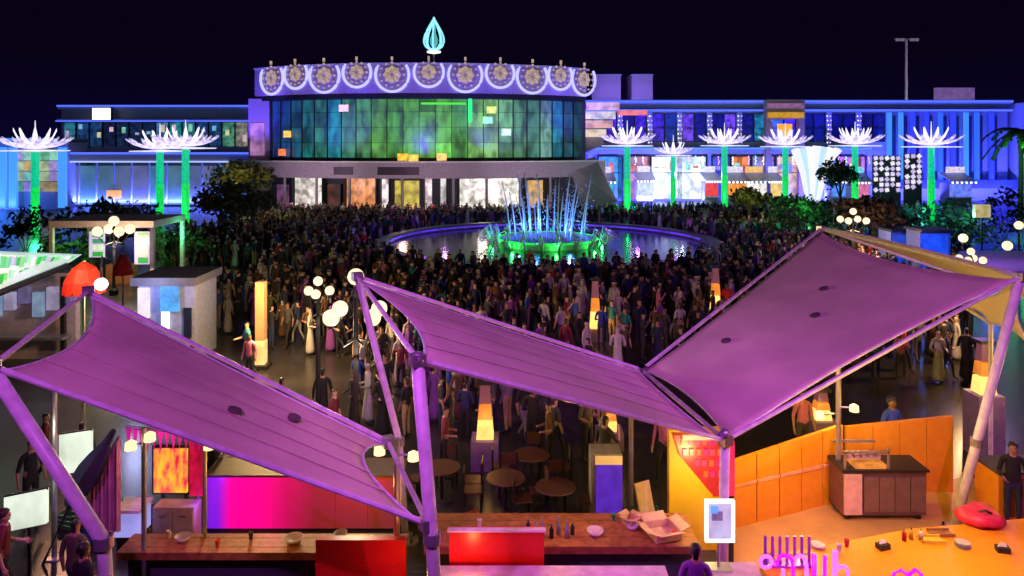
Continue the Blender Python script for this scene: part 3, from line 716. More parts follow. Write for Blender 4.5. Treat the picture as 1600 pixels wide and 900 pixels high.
# white and green awning sign
t_ = thing('sign_band', foot(at(60, 420, 25)), 'slanted white and green lit shop sign band with a dark lower edge', 'sign')
q = [at(-60, 392, 23.5), at(122, 399, 27), at(104, 411, 27), at(-60, 476, 23.5)]
MB().prism(q, (0, .25, 0)).build('back_panel', E('mint_sign_light', L(190, 220, 215), .85, .3, .8), t_)
for k in range(44):
    u0 = (k // 2) / 22 + R.uniform(0, .012); u1 = u0 + R.uniform(.02, .04); v0 = (.06 if k % 2 else .5) + R.uniform(0, .1); v1 = v0 + R.uniform(.2, .36)
    P = lambda u, v: q[0].lerp(q[1], u).lerp(q[3].lerp(q[2], u), v) + Vector((0, -.06, 0))
    MB().prism([P(u0, v0), P(u1, v0), P(u1, v1), P(u0, v1)], (0, .05, 0)).build('print', E('sign_green_%d' % (k * 5 % 7), L(*[(20, 180, 60), (90, 200, 140), (245, 250, 245), (120, 220, 110), (200, 180, 230), (10, 200, 70), (170, 235, 200)][k * 5 % 7]), .95), t_)
MB().tube([q[3] + Vector((0, 0, -.12)), q[2] + Vector((0, 0, -.1))], .12, 8).build('lower_rail', dark_metal, t_)
for xx, yy in ((q[2].x - .3, 27.1), (q[3].x + .3, 23.7)):
    MB().box((xx, yy, 0), (xx + .15, yy + .15, 3.1)).build('post', dark_metal, t_)
# pale shop front underneath
t_ = thing('pale_stall', foot(at(60, 500, 26)), 'pale lilac stall front with shelves under the white and green sign band', 'stall')
a_ = at(-80, 480, 27.4); b_ = at(118, 415, 27.4)
MB().box((a_.x, 27.4, 0), (b_.x, 27.7, 3.2)).build('wall', lilac_plaster, t_)
for k in range(9):
    xx = a_.x + (b_.x - a_.x) * (k + .5) / 9
    MB().box((xx - .18, 27.2, 1.6 + .25 * (k % 3)), (xx + .18, 27.39, 2.5 + .2 * (k % 2))).build('lit_panel', E('lilac_panel_%d' % (k % 3), L(*[(150, 180, 215), (190, 180, 220), (120, 110, 160)][k % 3]), .6, .4, 2), t_)
MB().box((a_.x, 26.6, .9), (b_.x, 27.19, 1.0)).build('shelf', steel, t_)
# red parasol
def umbrella(px_, Y, top, low, wid, label, redm, group):
    x = at(px_, 300, Y).x; zt = at(px_, top, Y).z; zb = at(px_, low, Y).z; r = wid / F * Y / 2
    t = thing('parasol', (x, Y, 0), label, 'parasol', group)
    MB().tube([(x, Y, 0), (x, Y, zt)], .04, 8).build('pole', steel, t)
    n = 8
    for k in range(n):
        a0, a1 = 2 * math.pi * k / n, 2 * math.pi * (k + 1) / n
        rows_ = [(.02, zt), (r * .55, zt - (zt - zb) * .22), (r * .9, zt - (zt - zb) * .62), (r, zb)]
        mb = MB(); vs = []
        for rr, z in rows_: vs += [(x + rr * math.cos(a), Y + rr * math.sin(a), z - (.05 * rr if a == (a0 + a1) / 2 else 0)) for a in (a0, (a0 + a1) / 2, a1)]
        fs = [(i * 3 + j, i * 3 + j + 1, i * 3 + j + 4, i * 3 + j + 3) for i in range(3) for j in range(2)]
        mb.add(vs, fs).add([(a, b, c - .015) for a, b, c in vs], [f[::-1] for f in fs]).build('canopy_panel', redm, t)
        MB().tube([(x, Y, zt - .05), (x + .55 * r * math.cos(a0), Y + .55 * r * math.sin(a0), zt - (zt - zb) * .22 - .03), (x + r * math.cos(a0), Y + r * math.sin(a0), zb)], .02, 5).build('rib', dark_metal, t)
    return t
redm = M('red_canvas', (.62, .03, .012), .7)
umbrella(131, 22.6, 408, 456, 62, 'big red domed parasol at the end of the sign band', redm, 'red parasols by the kiosks')
umbrella(192, 36, 396, 428, 30, 'small red parasol behind the big red one', redm, 'red parasols by the kiosks')
p = at(131, 432, 22.6); lamp('parasol_light', (p.x + .2, 21.2, 4.9), (1, .5, .3), 330, .2)
p = at(158, 444, 22.0)
t_ = thing('hanging_bulb', p, 'bare white bulb glowing at the edge of the red parasol', 'bulb')
MB().ball(p, .19, 12, 8).build('bulb', led_white, t_, True); MB().tube([p + Vector((0, 0, .18)), p + Vector((0, 0, .5)), p + Vector((-.3, .6, .72))], .03, 6).build('cord', dark_metal, t_)
# blue white kiosk
t_ = thing('blue_kiosk', foot(at(262, 500, 27)), 'small pale blue kiosk with a teal lit sign and flat dark roof', 'kiosk')
a_, b_ = at(216, 500, 27), at(304, 432, 27)
MB().box((a_.x, 27, 0), (b_.x, 29, b_.z - .3)).build('wall', M('powder_blue_paint', (.22, .25, .42), .6), t_)
MB().box((a_.x - .15, 26.7, b_.z - .297), (b_.x + .15, 29.2, b_.z)).build('roof', M('slate_roof', (.09, .09, .12), .6), t_)
MB().box((a_.x + .9, 26.8, b_.z - 1.25), (a_.x + 1.55, 26.95, b_.z - .02)).build('sign', E('teal_sign', L(70, 160, 235), 1.0, .6, 3), t_)
MB().box((a_.x + .05, 26.85, b_.z - 1.5), (a_.x + .45, 26.98, b_.z - .4)).build('lit_panel', E('cream_panel', L(225, 215, 220), .95, .3, 2), t_)
MB().box((a_.x + 1.7, 26.94, .9), (b_.x - .1, 26.998, 2.0)).build('window', dark_glass, t_)
MB().box((a_.x + .9, 26.88, 1.2), (a_.x + 1.15, 26.99, 1.95)).build('lit_panel', led_white, t_)
lamp('kiosk_light', (a_.x + .6, 25.6, 3.0), (.5, .55, 1), 160, .2)
# blue kiosks at right
for x0, x1, y0, y1, Y, lab, c in ((1392, 1432, 362, 402, 44, 'narrow blue lit booth in the crowd behind the peaked tent', (40, 80, 210)), (1438, 1485, 362, 402, 42, 'wider bright blue lit booth behind the peaked tent', (30, 90, 250))):
    a_, b_ = at(x0, y1, Y), at(x1, y0, Y)
    t_ = thing('blue_booth', ((a_.x + b_.x) / 2, Y, 0), lab, 'booth', 'blue lit booths')
    MB().box((a_.x, Y, 0), (b_.x, Y + 1.5, b_.z)).build('wall', M('blue_booth_paint', (.1, .14, .5), .5), t_)
    MB().box((a_.x - .1, Y - .3, b_.z + .002), (b_.x + .1, Y + 1.6, b_.z + .15)).build('roof', dark_metal, t_)
    MB().box((a_.x + .15, Y - .06, .9), (b_.x - .15, Y - .002, b_.z - .2)).build('lit_front', E('booth_glow_%d' % x0, L(*c), .8, .6, 1.5), t_)
# violet roof at the far right
t_ = thing('shade_roof', foot(at(1560, 500, 32)), 'low violet lit flat canopy roof behind the slanted mast', 'canopy')
q = [at(1468, 428, 28), at(1660, 428, 28), at(1660, 392, 36), at(1500, 392, 36)]
MB().prism(q, (0, 0, -.15)).build('roof', fabric, t_)
for v in q: MB().tube([foot(v), v + Vector((0, 0, -.16))], .06, 6).build('post', steel, t_)
lamp('violet_roof_lamp', (q[0].x + 3.5, 31, 6.2), (.28, .1, 1), 420, .2)
a_, b_ = at(1524, 340, 50), at(1548, 320, 50)
t_ = thing('lit_cube_sign', ((a_.x + b_.x) / 2, 50, 0), 'small square cream lit sign over the green hedge', 'sign')
MB().box((a_.x, 50, a_.z), (b_.x, 50.3, b_.z)).build('panel', E('cream_cube', L(205, 190, 130), .95, .4, 2), t_)
MB().tube([((a_.x + b_.x) / 2, 50.15, 0), ((a_.x + b_.x) / 2, 50.15, a_.z)], .06, 6).build('post', dark_metal, t_)
for px_, py, Y in ((1505, 372, 40), (1574, 384, 37), (1592, 352, 42)):
    p = at(px_, py, Y)
    t_ = thing('post_lantern', (p.x, Y, 0), {1505: 'white lantern over the blue booths', 1574: 'white lantern over the violet canopy roof', 1592: 'white lantern beside the palm shrubs'}[px_], 'lantern', 'white post lanterns by the far canopy')
    MB().tube([(p.x, Y, 0), (p.x, Y, p.z - .2)], .05, 6).build('pole', dark_metal, t_)
    MB().ball(p, .24, 10, 8).build('globe', globe_m, t_, True)

# ------------------------------------------------------------------ tensile tents over the food stalls
tA1, tB1, tC1, tD1 = at(138, 455, 13.5), at(-12, 572, 10.1), at(668, 818, 10.3), at(606, 690, 12.6)
tA2, tB2, tC2, tD2 = at(558, 432, 15.1), at(652, 562, 10.3), at(1133, 688, 12.75), at(1003, 578, 16.6)
tA3, tB3 = at(1283, 357, 23), at(1594, 432, 15.2)
def patch(ed, nu=28, nv=20):
    """a stretched membrane between four curved edges: c0(u), c1(u), d0(v), d1(v)"""
    c0, c1, d0, d1 = ed
    P00, P10, P01, P11 = c0(0), c0(1), c1(0), c1(1)
    vs = []
    for j in range(nv + 1):
        v = j / nv
        for i in range(nu + 1):
            u = i / nu
            p = c0(u) * (1 - v) + c1(u) * v + d0(v) * (1 - u) + d1(v) * u - (P00 * (1 - u) * (1 - v) + P10 * u * (1 - v) + P01 * (1 - u) * v + P11 * u * v)
            cu = (1 - 4 * u * (1 - u)) * (1 - 4 * v * (1 - v))                 # creases fan out from the corners
            p = p + Vector((0, 0, .008 * math.sin(u * 37 + v * 5) * math.sin(v * math.pi) + .03 * cu * math.sin(14 * math.atan2(min(v, 1 - v) + .01, min(u, 1 - u) + .01)) * min(1, 12 * min(u, 1 - u, v, 1 - v) + 0)))
            vs.append(p)
    fs = [(j * (nu + 1) + i, j * (nu + 1) + i + 1, (j + 1) * (nu + 1) + i + 1, (j + 1) * (nu + 1) + i) for j in range(nv) for i in range(nu)]
    return vs, fs
def curve(p, q, ctr, s):
    m = (p + q) / 2; d = (ctr - m) * s
    return lambda t: p.lerp(q, t) + d * (4 * t * (1 - t))
def inset(p, ctr, k):
    return p + (ctr - p) * k
tube_m = M('white_powder_coat', (.68, .68, .72), .4)
def tent(corners, sag, label, ins=.03, beams=(0, 1, 2, 3), patches=()):
    a, b, c, d = corners
    ctr = (a + b + c + d) / 4
    t = thing('tent_canopy', foot(ctr), label, 'tent', 'stretched fabric tents over the food stalls')
    A, B, C, D = [inset(p, ctr, ins) - Vector((0, 0, .06)) for p in corners]
    cs = [curve(A, B, ctr, sag[0]), curve(B, C, ctr, sag[1]), curve(C, D, ctr, sag[2]), curve(D, A, ctr, sag[3])]
    # patch: c0 = A->B (v=0), c1 = D->C (v=1), d0 = A->D (u=0), d1 = B->C (u=1)
    rv = lambda f: (lambda t_: f(1 - t_))
    vs, fs = patch((cs[0], rv(cs[2]), rv(cs[3]), cs[1]))
    mb = MB().add(vs, fs)
    mem = mb.build('membrane', fabric, t, True)
    so = mem.modifiers.new('thickness', 'SOLIDIFY'); so.thickness = .025
    for q in range(1, 5):                                              # welded seams between the cloth widths
        i = round(28 * q / 5); pr = [Vector(vs[j * 29 + i]) + Vector((0, 0, .014)) for j in range(21)]
        sd = (Vector(vs[10 * 29 + i + 1]) - Vector(vs[10 * 29 + i])).normalized() * .03
        sm = MB(); sm.add([p - sd for p in pr] + [p + sd for p in pr] + [p - sd + Vector((0, 0, .008)) for p in pr] + [p + sd + Vector((0, 0, .008)) for p in pr], [(42 + k, 43 + k, 64 + k, 63 + k) for k in range(20)] + [(k, k + 1, 43 + k, 42 + k) for k in range(20)] + [(21 + k, 63 + k, 64 + k, 22 + k) for k in range(20)])
        sm.build('seam', fabric, mem)
    for f in cs:
        MB().tube([f(i / 16) for i in range(17)], .022, 6).build('edge_cable', tube_m, t)
    for i in beams:
        p, q = corners[i], corners[(i + 1) % 4]
        MB().tube([p, q], .042, 8).build('edge_beam', tube_m, t)
    for p, q in zip(corners, (A, B, C, D)):
        MB().cbox(p, (.2, .2, .16), .5).tube([p, q], .03, 5).build('corner_plate', steel, t)
    nu = 29
    for (i, j) in patches:
        p = Vector(vs[j * nu + i]); nrm = (Vector(vs[j * nu + i + 1]) - p).cross(Vector(vs[(j + 1) * nu + i]) - p).normalized()
        if nrm.z < 0: nrm = -nrm
        a_ = (Vector(vs[j * nu + i + 1]) - p).normalized(); b_ = nrm.cross(a_)
        MB().prism([p + nrm * .02 + .11 * (math.cos(k) * a_ + math.sin(k) * b_) for k in [math.pi * h / 5 for h in range(10)]], nrm * .05).build('vent_cap', M('dark_vent', (.12, .09, .10), .6), t)
    return t
t1 = tent((tA1, tB1, tC1, tD1), (.16, .06, .20, .05), 'purple lit tent nearest the pale stall, falling to a point by the red counters', patches=((16, 11), (9, 15)))
t2 = tent((tA2, tB2, tC2, tD2), (.16, .10, .04, .06), 'narrow middle tent slung from the globe lamp post to the orange wall')
t3 = tent((tA3, tB3, tC2, tD2), (.15, .10, .05, .06), 'largest purple lit tent rising to a peak over the orange stall', patches=((12, 6), (16, 9), (8, 15)))
ctr3 = (tA3 + tB3) / 2
tE = Vector((15.4, 18.8, 3.3))
t4 = thing('tent_canopy', (12.5, 18.5, 0), 'orange lit tent falling away beyond the peaked tent', 'tent', 'stretched fabric tents over the food stalls')
cA = inset(tA3, tE, .01) + Vector((0, 0, .05)); cB = inset(tB3, tE, .01) + Vector((0, 0, .05))
e0 = curve(cA, cB, tE, -.07); e1 = curve(cA, tE, cB, .08); e2 = curve(cB, tE, cA, .08)
vs, fs = patch((e0, lambda t: tE.copy(), e1, e2))
me_ = MB().add(vs, fs).build('membrane', fabric, t4, True); so = me_.modifiers.new('thickness', 'SOLIDIFY'); so.thickness = .025
MB().tube([e0(i / 16) for i in range(17)], .022, 6).build('edge_cable', tube_m, t4)
MB().tube([tA3, tE], .05, 8).build('edge_beam', tube_m, t4)
MB().tube([tB3, tE], .05, 8).build('edge_beam', tube_m, t4)
MB().tube([foot(tE), tE], .07, 8).build('post', tube_m, t4)
fl = [at(1590, 440, 15.5), at(1505, 478, 17.5), at(1548, 506, 17.3), at(1610, 540, 15.6)]
vs, fs = patch((curve(fl[0], fl[3], fl[1], .1), curve(fl[1], fl[2], fl[0], .1), curve(fl[0], fl[1], fl[2], .08), curve(fl[3], fl[2], fl[0], .1)), 8, 8)
fo = MB().add(vs, fs).build('side_flap', fabric, t4, True); so = fo.modifiers.new('thickness', 'SOLIDIFY'); so.thickness = .02
MB().tube([fl[1], fl[2], Vector((fl[2].x, fl[2].y, 0))], .05, 8).build('post', tube_m, t4)
# masts
def mast(pts, r, label, name='tent_mast'):
    t = thing(name, foot(pts[0]), label, 'mast', 'violet lit tent masts')
    MB().tube(pts, r, 12).build('tube', tube_m, t, True)
    b = pts[0]
    MB().lathe([(.01, .06), (.26, .06), (.26, 0), (.01, 0)], (b.x, b.y, 0), 14).build('base_plate', steel, t)
    for k in range(4):
        a = k * math.pi / 2 + .7; MB().lathe([(.025, .06), (.025, .12), (.001, .13)], (b.x + .2 * math.cos(a), b.y + .2 * math.sin(a), 0), 6).build('bolt', dark_metal, t)
    p = pts[-1]
    MB().ball(p, r * 1.25, 10, 6).build('top_cap', steel, t, True)
    MB().lathe([(r + .012, -.08), (r + .03, -.08), (r + .03, .08), (r + .012, .08)], pts[1] if len(pts) > 2 else pts[0].lerp(p, .5), 12).build('collar', steel, t)
    return t
g = lambda px_, Y: foot(at(px_, 300, Y))
mast([g(178, 9.9), at(162, 846, 9.9), at(-14, 575, 10.1)], .095, 'slanted mast bent above its foot beside the cream menu boards')
mast([g(690, 10.3), at(675, 840, 10.3), tB2], .095, 'tall straight mast rising between the two red counters')
mast([g(634, 14.8), at(624, 690, 14.9), tA2], .07, 'slim leaning mast that reaches up into the globe lamps')
mast([g(1130, 12.75), at(1131, 800, 12.75), tC2 + Vector((0, 0, .1))], .085, 'short mast in front of the red patterned poster')
mast([g(1490, 15.2), g(1490, 15.2).lerp(tB3, .35), tB3], .095, 'slanted mast standing in the orange stall beside the dark dressed vendor')
def post(px_, py, Y, r, label, lights=False, extra=()):
    p = at(px_, py, Y)
    t = thing('support_post', foot(p), label, 'post', 'thin steel posts under the tents')
    MB().tube([foot(p), p], r, 8).build('tube', steel, t)
    MB().box((p.x - .12, Y - .12, 0), (p.x + .12, Y + .12, .03)).build('base_plate', steel, t)
    for dx, z in extra:
        MB().tube([(p.x, Y, z), (p.x + dx, Y - .1, z + .02)], .02, 5).build('arm', steel, t)
        MB().lathe([(.02, .1), (.09, .06), (.1, -.06), (.01, -.07)], (p.x + dx, Y - .1, z), 10).build('lamp_head', E('small_spot_lens', L(255, 225, 160), 1.6), t)
    return t
post(225, 668, 12.9, .045, 'thin steel post in front of the flame coloured screen', extra=((-.18, 2.75), (.15, 2.9)))
post(620, 685, 12.7, .055, 'thin steel post at the tip of the nearest tent carrying small warm spots', extra=((-.28, 2.75), (.3, 2.65)))
post(986, 650, 15.8, .05, 'thin steel post beside the purple drinks fridge')
post(1310, 566, 16.1, .06, 'thin steel post carrying warm spots behind the kitchen cart', extra=((-.45, 2.1), (.3, 2.25)))
post(85, 600, 14.2, .05, 'thin dark post behind the slanted mast by the menu boards')
post(320, 690, 13.4, .04, 'thin steel post at the corner of the magenta counter', extra=((.12, 2.55),))

# ------------------------------------------------------------------ stall under the nearest tent
painted_glow = E('magenta_painted_glow', (1, 0, .3), 1.0)                     # lamp glow painted as emission: violet, magenta, then dying away along its length
n = painted_glow.node_tree.nodes; l = painted_glow.node_tree.links
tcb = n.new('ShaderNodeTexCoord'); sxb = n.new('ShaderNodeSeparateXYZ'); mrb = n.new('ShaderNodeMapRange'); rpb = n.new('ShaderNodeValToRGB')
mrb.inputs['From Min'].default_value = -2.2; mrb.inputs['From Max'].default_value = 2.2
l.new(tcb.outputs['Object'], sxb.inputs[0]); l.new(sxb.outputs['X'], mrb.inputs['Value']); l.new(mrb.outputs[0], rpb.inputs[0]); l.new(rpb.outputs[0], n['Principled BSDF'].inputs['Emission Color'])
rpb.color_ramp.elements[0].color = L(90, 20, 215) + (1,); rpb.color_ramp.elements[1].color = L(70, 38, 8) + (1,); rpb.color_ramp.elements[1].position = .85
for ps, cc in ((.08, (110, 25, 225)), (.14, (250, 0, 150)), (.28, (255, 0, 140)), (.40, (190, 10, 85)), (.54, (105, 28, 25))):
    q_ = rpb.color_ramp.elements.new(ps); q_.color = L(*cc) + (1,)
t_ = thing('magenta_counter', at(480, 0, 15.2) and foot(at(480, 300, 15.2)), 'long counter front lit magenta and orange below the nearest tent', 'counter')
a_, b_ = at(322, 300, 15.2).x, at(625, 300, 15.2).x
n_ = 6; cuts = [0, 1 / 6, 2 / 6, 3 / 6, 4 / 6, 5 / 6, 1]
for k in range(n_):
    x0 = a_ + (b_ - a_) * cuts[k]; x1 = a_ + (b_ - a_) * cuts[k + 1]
    MB().box((x0 + .006, 15.2, .06), (x1 - .006, 15.26, 1.13)).build('panel', painted_glow, t_)
MB().box((a_, 15.265, 0), (b_, 15.9, 1.1)).build('body', dark_plaster, t_)
MB().box((a_ - .05, 15.15, 1.135), (b_ + .05, 16, 1.18)).build('top', M('dark_oak', (.06, .032, .018), .5), t_)
lamp('magenta_stall_lamp', (a_ + 1.6, 14.3, 1.35), (1, .0, .26), 14, .1)
lamp('violet_stall_lamp', (a_ + .15, 14.75, .9), (.25, .02, 1), 5, .05)
lamp('amber_stall_lamp', (b_ - .7, 14.5, 1.2), (1, .5, .04), 34, .1)
# wooden service counter running along the stalls
def plank_counter(x0, x1, y0, y1, z, label, rows_=4, name='wood_counter', mat=wood, bodym=dark_plaster):
    t = thing(name, ((x0 + x1) / 2, y0, 0), label, 'counter')
    for k in range(rows_):
        ya = y0 + (y1 - y0) * k / rows_; yb = y0 + (y1 - y0) * (k + 1) / rows_
        MB().box((x0, ya + .004, z - .04 + .003 * (k % 2)), (x1, yb - .004, z + .003 * (k % 2))).build('plank', mat, t)
    MB().box((x0 + .1, y0 + .18, 0), (x1 - .1, y1 - .05, z - .045)).build('body', bodym, t)
    MB().box((x0, y0 - .03, z - .13), (x1, y0, z + .002)).build('front_rail', mat, t)
    return t
plank_counter(-6.9, -1.9, 12.85, 13.45, .88, 'orange wood plank counter in front of the magenta counter')
plank_counter(-1.55, 3.3, 12.95, 14.1, .93, 'dark orange plank counter behind the red counter and the drinks fridge')
lamp('warm_counter_lamp', (-4.6, 12.6, 1.75), (1, .42, .08), 26, .1)
lamp('warm_counter_lamp', (.9, 13.2, 2.1), (1, .42, .08), 36, .1)
# red counters
red_l = M('red_lacquer', (.66, .012, .008), .3, 0, .05)
for px0, px1, top, Y, lab in ((493, 633, 841, 12.3, 'red lacquered counter front between the thin post and the plank counter'), (702, 850, 827, 12.2, 'red lacquered counter with a pale top edge beside the tall straight mast')):
    a_, b_ = at(px0, 300, Y).x, at(px1, 300, Y).x; z = at(0, top, Y).z
    t_ = thing('red_counter', ((a_ + b_) / 2, Y, 0), lab, 'counter', 'red lacquered counters')
    MB().box((a_, Y, .1), (b_, Y + .04, z - .03)).build('front_panel', red_l, t_)
    MB().box((a_, Y + .045, 0), (b_, Y + .16, z - .04)).build('body', red_l, t_)
    if px0 > 600:
        MB().box((a_ - .03, Y - .05, z - .027), (b_ + .03, Y + .06, z)).build('top', M('pale_stone_top', (.75, .65, .66), .4), t_)
    for zz in (.5, .95):
        MB().box((a_ - .008, Y - .012, zz), (b_ + .008, Y - .001, zz + .02)).build('trim', red_l, t_)
lamp('red_counter_lamp', (at(648, 0, 12).x - .02, 11.6, 1.15), (1, .32, .1), 17, .06)
lamp('red_counter_lamp', (at(716, 0, 12).x + .2, 11.55, 1.2), (1, .32, .1), 15, .06)
# bowls and plates on the planks
crock = M('grey_crockery', (.5, .46, .45), .35)
for x, y, r, lab in ((-5.9, 13.2, .14, 'shallow grey bowl at the mast end of the plank counter'), (-3.9, 13.15, .17, 'wide grey bowl on the plank counter below the magenta glow'), (-3.1, 13.3, .12, 'small grey bowl next to the red counter'), (1.5, 13.3, .15, 'grey bowl beside the drinks fridge on the planks'), (2.2, 13.5, .12, 'small grey bowl by the open carton')):
    zb_ = .887 if x < -1.8 else .937
    t_ = thing('bowl', (x, y, zb_), lab, 'bowl', 'grey bowls on the plank counters')
    MB().lathe([(.01, .012), (r * .6, .03), (r, .09), (r * 1.03, .095), (r * .65, .0), (.01, 0)], (x, y, zb_), 16).build('shell', crock, t_, True)
bott = [M('clear_bottle', (.25, .27, .3), .1), M('dark_bottle', (.02, .02, .03), .15)]
for k in range(8):
    x, y = .18 + .13 * k + R.uniform(-.03, .03), 13.2 + .12 * (k % 2)
    h = R.uniform(.2, .32)
    t_ = thing('bottle', (x, y, .937), ('dark' if k % 3 == 1 else 'pale') + ' slim bottle in the row behind the red counter, ' + ['first from the red counter', 'second from the red counter', 'third along the row', 'fourth along the row', 'fifth along the row', 'sixth along the row', 'next to last towards the fridge', 'last towards the fridge'][k], 'bottle', 'bottles on the plank counter')
    MB().lathe([(.01, 0), (.04, 0), (.042, h * .6), (.016, h * .78), (.016, h), (.01, h)], (x, y, .937), 10).build('body', bott[1 if k % 3 == 1 else 0], t_, True)
    MB().lathe([(.019, h - .02), (.019, h + .015), (.001, h + .016)], (x, y, .937), 8).build('cap', steel, t_)
# cream menu boards, striped curtain, flame screen
def board(px0, px1, y0, y1, Y, lab, m, tilt=0, name='menu_board', rows_=4, ink=(120, 140, 110), group=None):
    a_, b_ = at(px0, y1, Y), at(px1, y0, Y)
    t_ = thing(name, ((a_.x + b_.x) / 2, Y, 0), lab, 'menu board', group)
    sk = (b_.z - a_.z) * tilt
    MB().prism([(a_.x, Y, a_.z), (b_.x, Y, a_.z + sk), (b_.x, Y, b_.z + sk), (a_.x, Y, b_.z)], (0, .08, 0)).build('face', m, t_)
    for z0, z1 in ((a_.z, a_.z), (b_.z, b_.z)):
        MB().tube([(a_.x, Y + .04, z0), (b_.x, Y + .04, z1 + sk)], .03, 6).build('frame', dark_metal, t_)
    MB().tube([((a_.x + b_.x) / 2, Y + .12, 0), ((a_.x + b_.x) / 2, Y + .12, b_.z)], .03, 6).build('stand', dark_metal, t_)
    return t_
cream = E('cream_board_light', L(225, 240, 215), 1.15, .35, 1.5)
board(92, 142, 680, 742, 14.6, 'upper cream lit menu board behind the slanted mast', cream, .12)
board(6, 72, 778, 832, 13.4, 'lower cream lit menu board near the picture corner', cream, .25)
lamp('cream_board_lamp', (-8.6, 13.4, 2.3), (.95, 1, .65), 9, .1)
t_ = thing('striped_curtain', foot(at(165, 300, 14.2)), 'rosy striped curtain hanging beside the upper cream board', 'curtain')
c0, c1 = at(140, 830, 14.2), at(188, 690, 14.2)
for k in range(8):
    x0 = c0.x + (c1.x - c0.x) * k / 8; x1 = c0.x + (c1.x - c0.x) * (k + 1) / 8
    zt = c1.z - (7 - k) * .12
    MB().prism([(x0, 14.2, c0.z), (x0, 14.2, zt), ((x0 + x1) / 2, 14.13, zt + .04), (x1, 14.2, zt + .09), (x1, 14.2, c0.z), ((x0 + x1) / 2, 14.13, c0.z)][::1], (0, .02, 0)).build('fold', M('rosy_cloth' if k % 2 else 'plum_cloth', (.6, .3, .4) if k % 2 else (.34, .14, .3), .8), t_)
MB().tube([(c0.x, 14.16, c1.z - .85), (c1.x, 14.16, c1.z + .1)], .025, 6).build('rail', steel, t_)
t_ = thing('poster_screen', foot(at(268, 300, 15.0)), 'flame coloured lit picture screen above the pale cabinet', 'screen')
c0, c1 = at(240, 770, 15), at(292, 702, 15)
MB().box((c0.x, 15, c0.z), (c1.x, 15.06, c1.z)).build('panel', E('flame_picture', L(255, 190, 50), 1.1, .9, 6.5, (1, 1, .45), L(225, 10, 70)), t_)
MB().box((c0.x - .06, 15.061, c0.z - .06), (c1.x + .06, 15.15, c1.z + .06)).build('frame', dark_metal, t_)
for sx_ in (c0.x + .1, c1.x - .1):
    MB().box((sx_ - .03, 15.16, 0), (sx_ + .03, 15.22, c1.z)).build('leg', dark_metal, t_)
c2, c3 = at(296, 775, 14.9), at(318, 690, 14.9)
t_ = thing('red_banner', foot(at(306, 300, 14.9)), 'narrow crimson banner between the flame screen and the magenta counter', 'banner')
MB().box((c2.x, 14.9, c2.z), (c3.x, 14.94, c3.z)).build('cloth', E('crimson_glow', L(225, 20, 70), .8, .6, 4), t_)
MB().tube([(c2.x - .05, 14.92, c3.z + .03), (c3.x + .05, 14.92, c3.z + .03)], .025, 6).build('rod', steel, t_)
MB().tube([((c2.x + c3.x) / 2, 14.97, 0), ((c2.x + c3.x) / 2, 14.97, c3.z + .03)], .025, 6).build('pole', steel, t_)
t_ = thing('pale_cabinet', foot(at(270, 300, 14.6)), 'pale dusty rose cabinet below the flame screen', 'cabinet')
c0, c1 = at(238, 838, 14.6), at(302, 794, 14.6)
MB().box((c0.x, 14.62, 0), (c1.x, 15.0 - .02, c1.z)).build('body', M('dusty_cabinet', (.6, .5, .48), .5), t_)
for k in range(2):
    w_ = (c1.x - c0.x) / 2
    dr = MB().box((c0.x + w_ * k + .01, 14.59, .08), (c0.x + w_ * (k + 1) - .01, 14.617, c1.z - .05)).build('door', M('dusty_cabinet', (.6, .5, .48)), t_)
    MB().box((c0.x + w_ * (k + .5) - .06, 14.56, c1.z - .16), (c0.x + w_ * (k + .5) + .06, 14.588, c1.z - .14)).build('handle', steel, dr)
t_ = thing('lit_ice_box', foot(at(200, 300, 14.3)), 'bluish white lit ice box beside the rosy curtain', 'ice box')
c0, c1 = at(178, 840, 14.3), at(216, 802, 14.3)
MB().box((c0.x, 14.3, c0.z), (c1.x, 14.8, c1.z)).build('body', E('ice_glow', L(175, 170, 255), .85, .3, 2), t_)
MB().box((c0.x - .03, 14.27, c1.z + .003), (c1.x + .03, 14.83, c1.z + .06)).build('lid', white_paint, t_)
MB().box((c0.x + .03, 14.33, 0), (c1.x - .03, 14.77, c0.z - .003)).build('stand', dark_metal, t_)
# magenta valance strings under the tent beam
t_ = thing('valance', foot(at(255, 300, 13.9)), 'magenta fringed valance hung under the tent above the flame screen', 'valance')
c0, c1 = at(196, 700, 13.9), at(316, 672, 13.9)
MB().tube([(c0.x, 13.9, c1.z + .06), (c1.x, 13.9, c1.z - .08)], .03, 6).build('rail', steel, t_)
for k in range(12):
    x0 = c0.x + (c1.x - c0.x) * k / 12
    MB().prism([(x0 + .01, 13.9, c1.z + .03 - .01 * k), (x0 + .11, 13.9, c1.z + .02 - .01 * k), (x0 + .06, 13.88, c0.z - .05 * (k % 2))], (0, .02, 0)).build('pennant', M('magenta_cloth', (.7, .04, .4), .7), t_)
lamp('magenta_valance_lamp', ((c0.x + c1.x) / 2, 13.3, 2.7), (1, .1, .6), 22, .08)

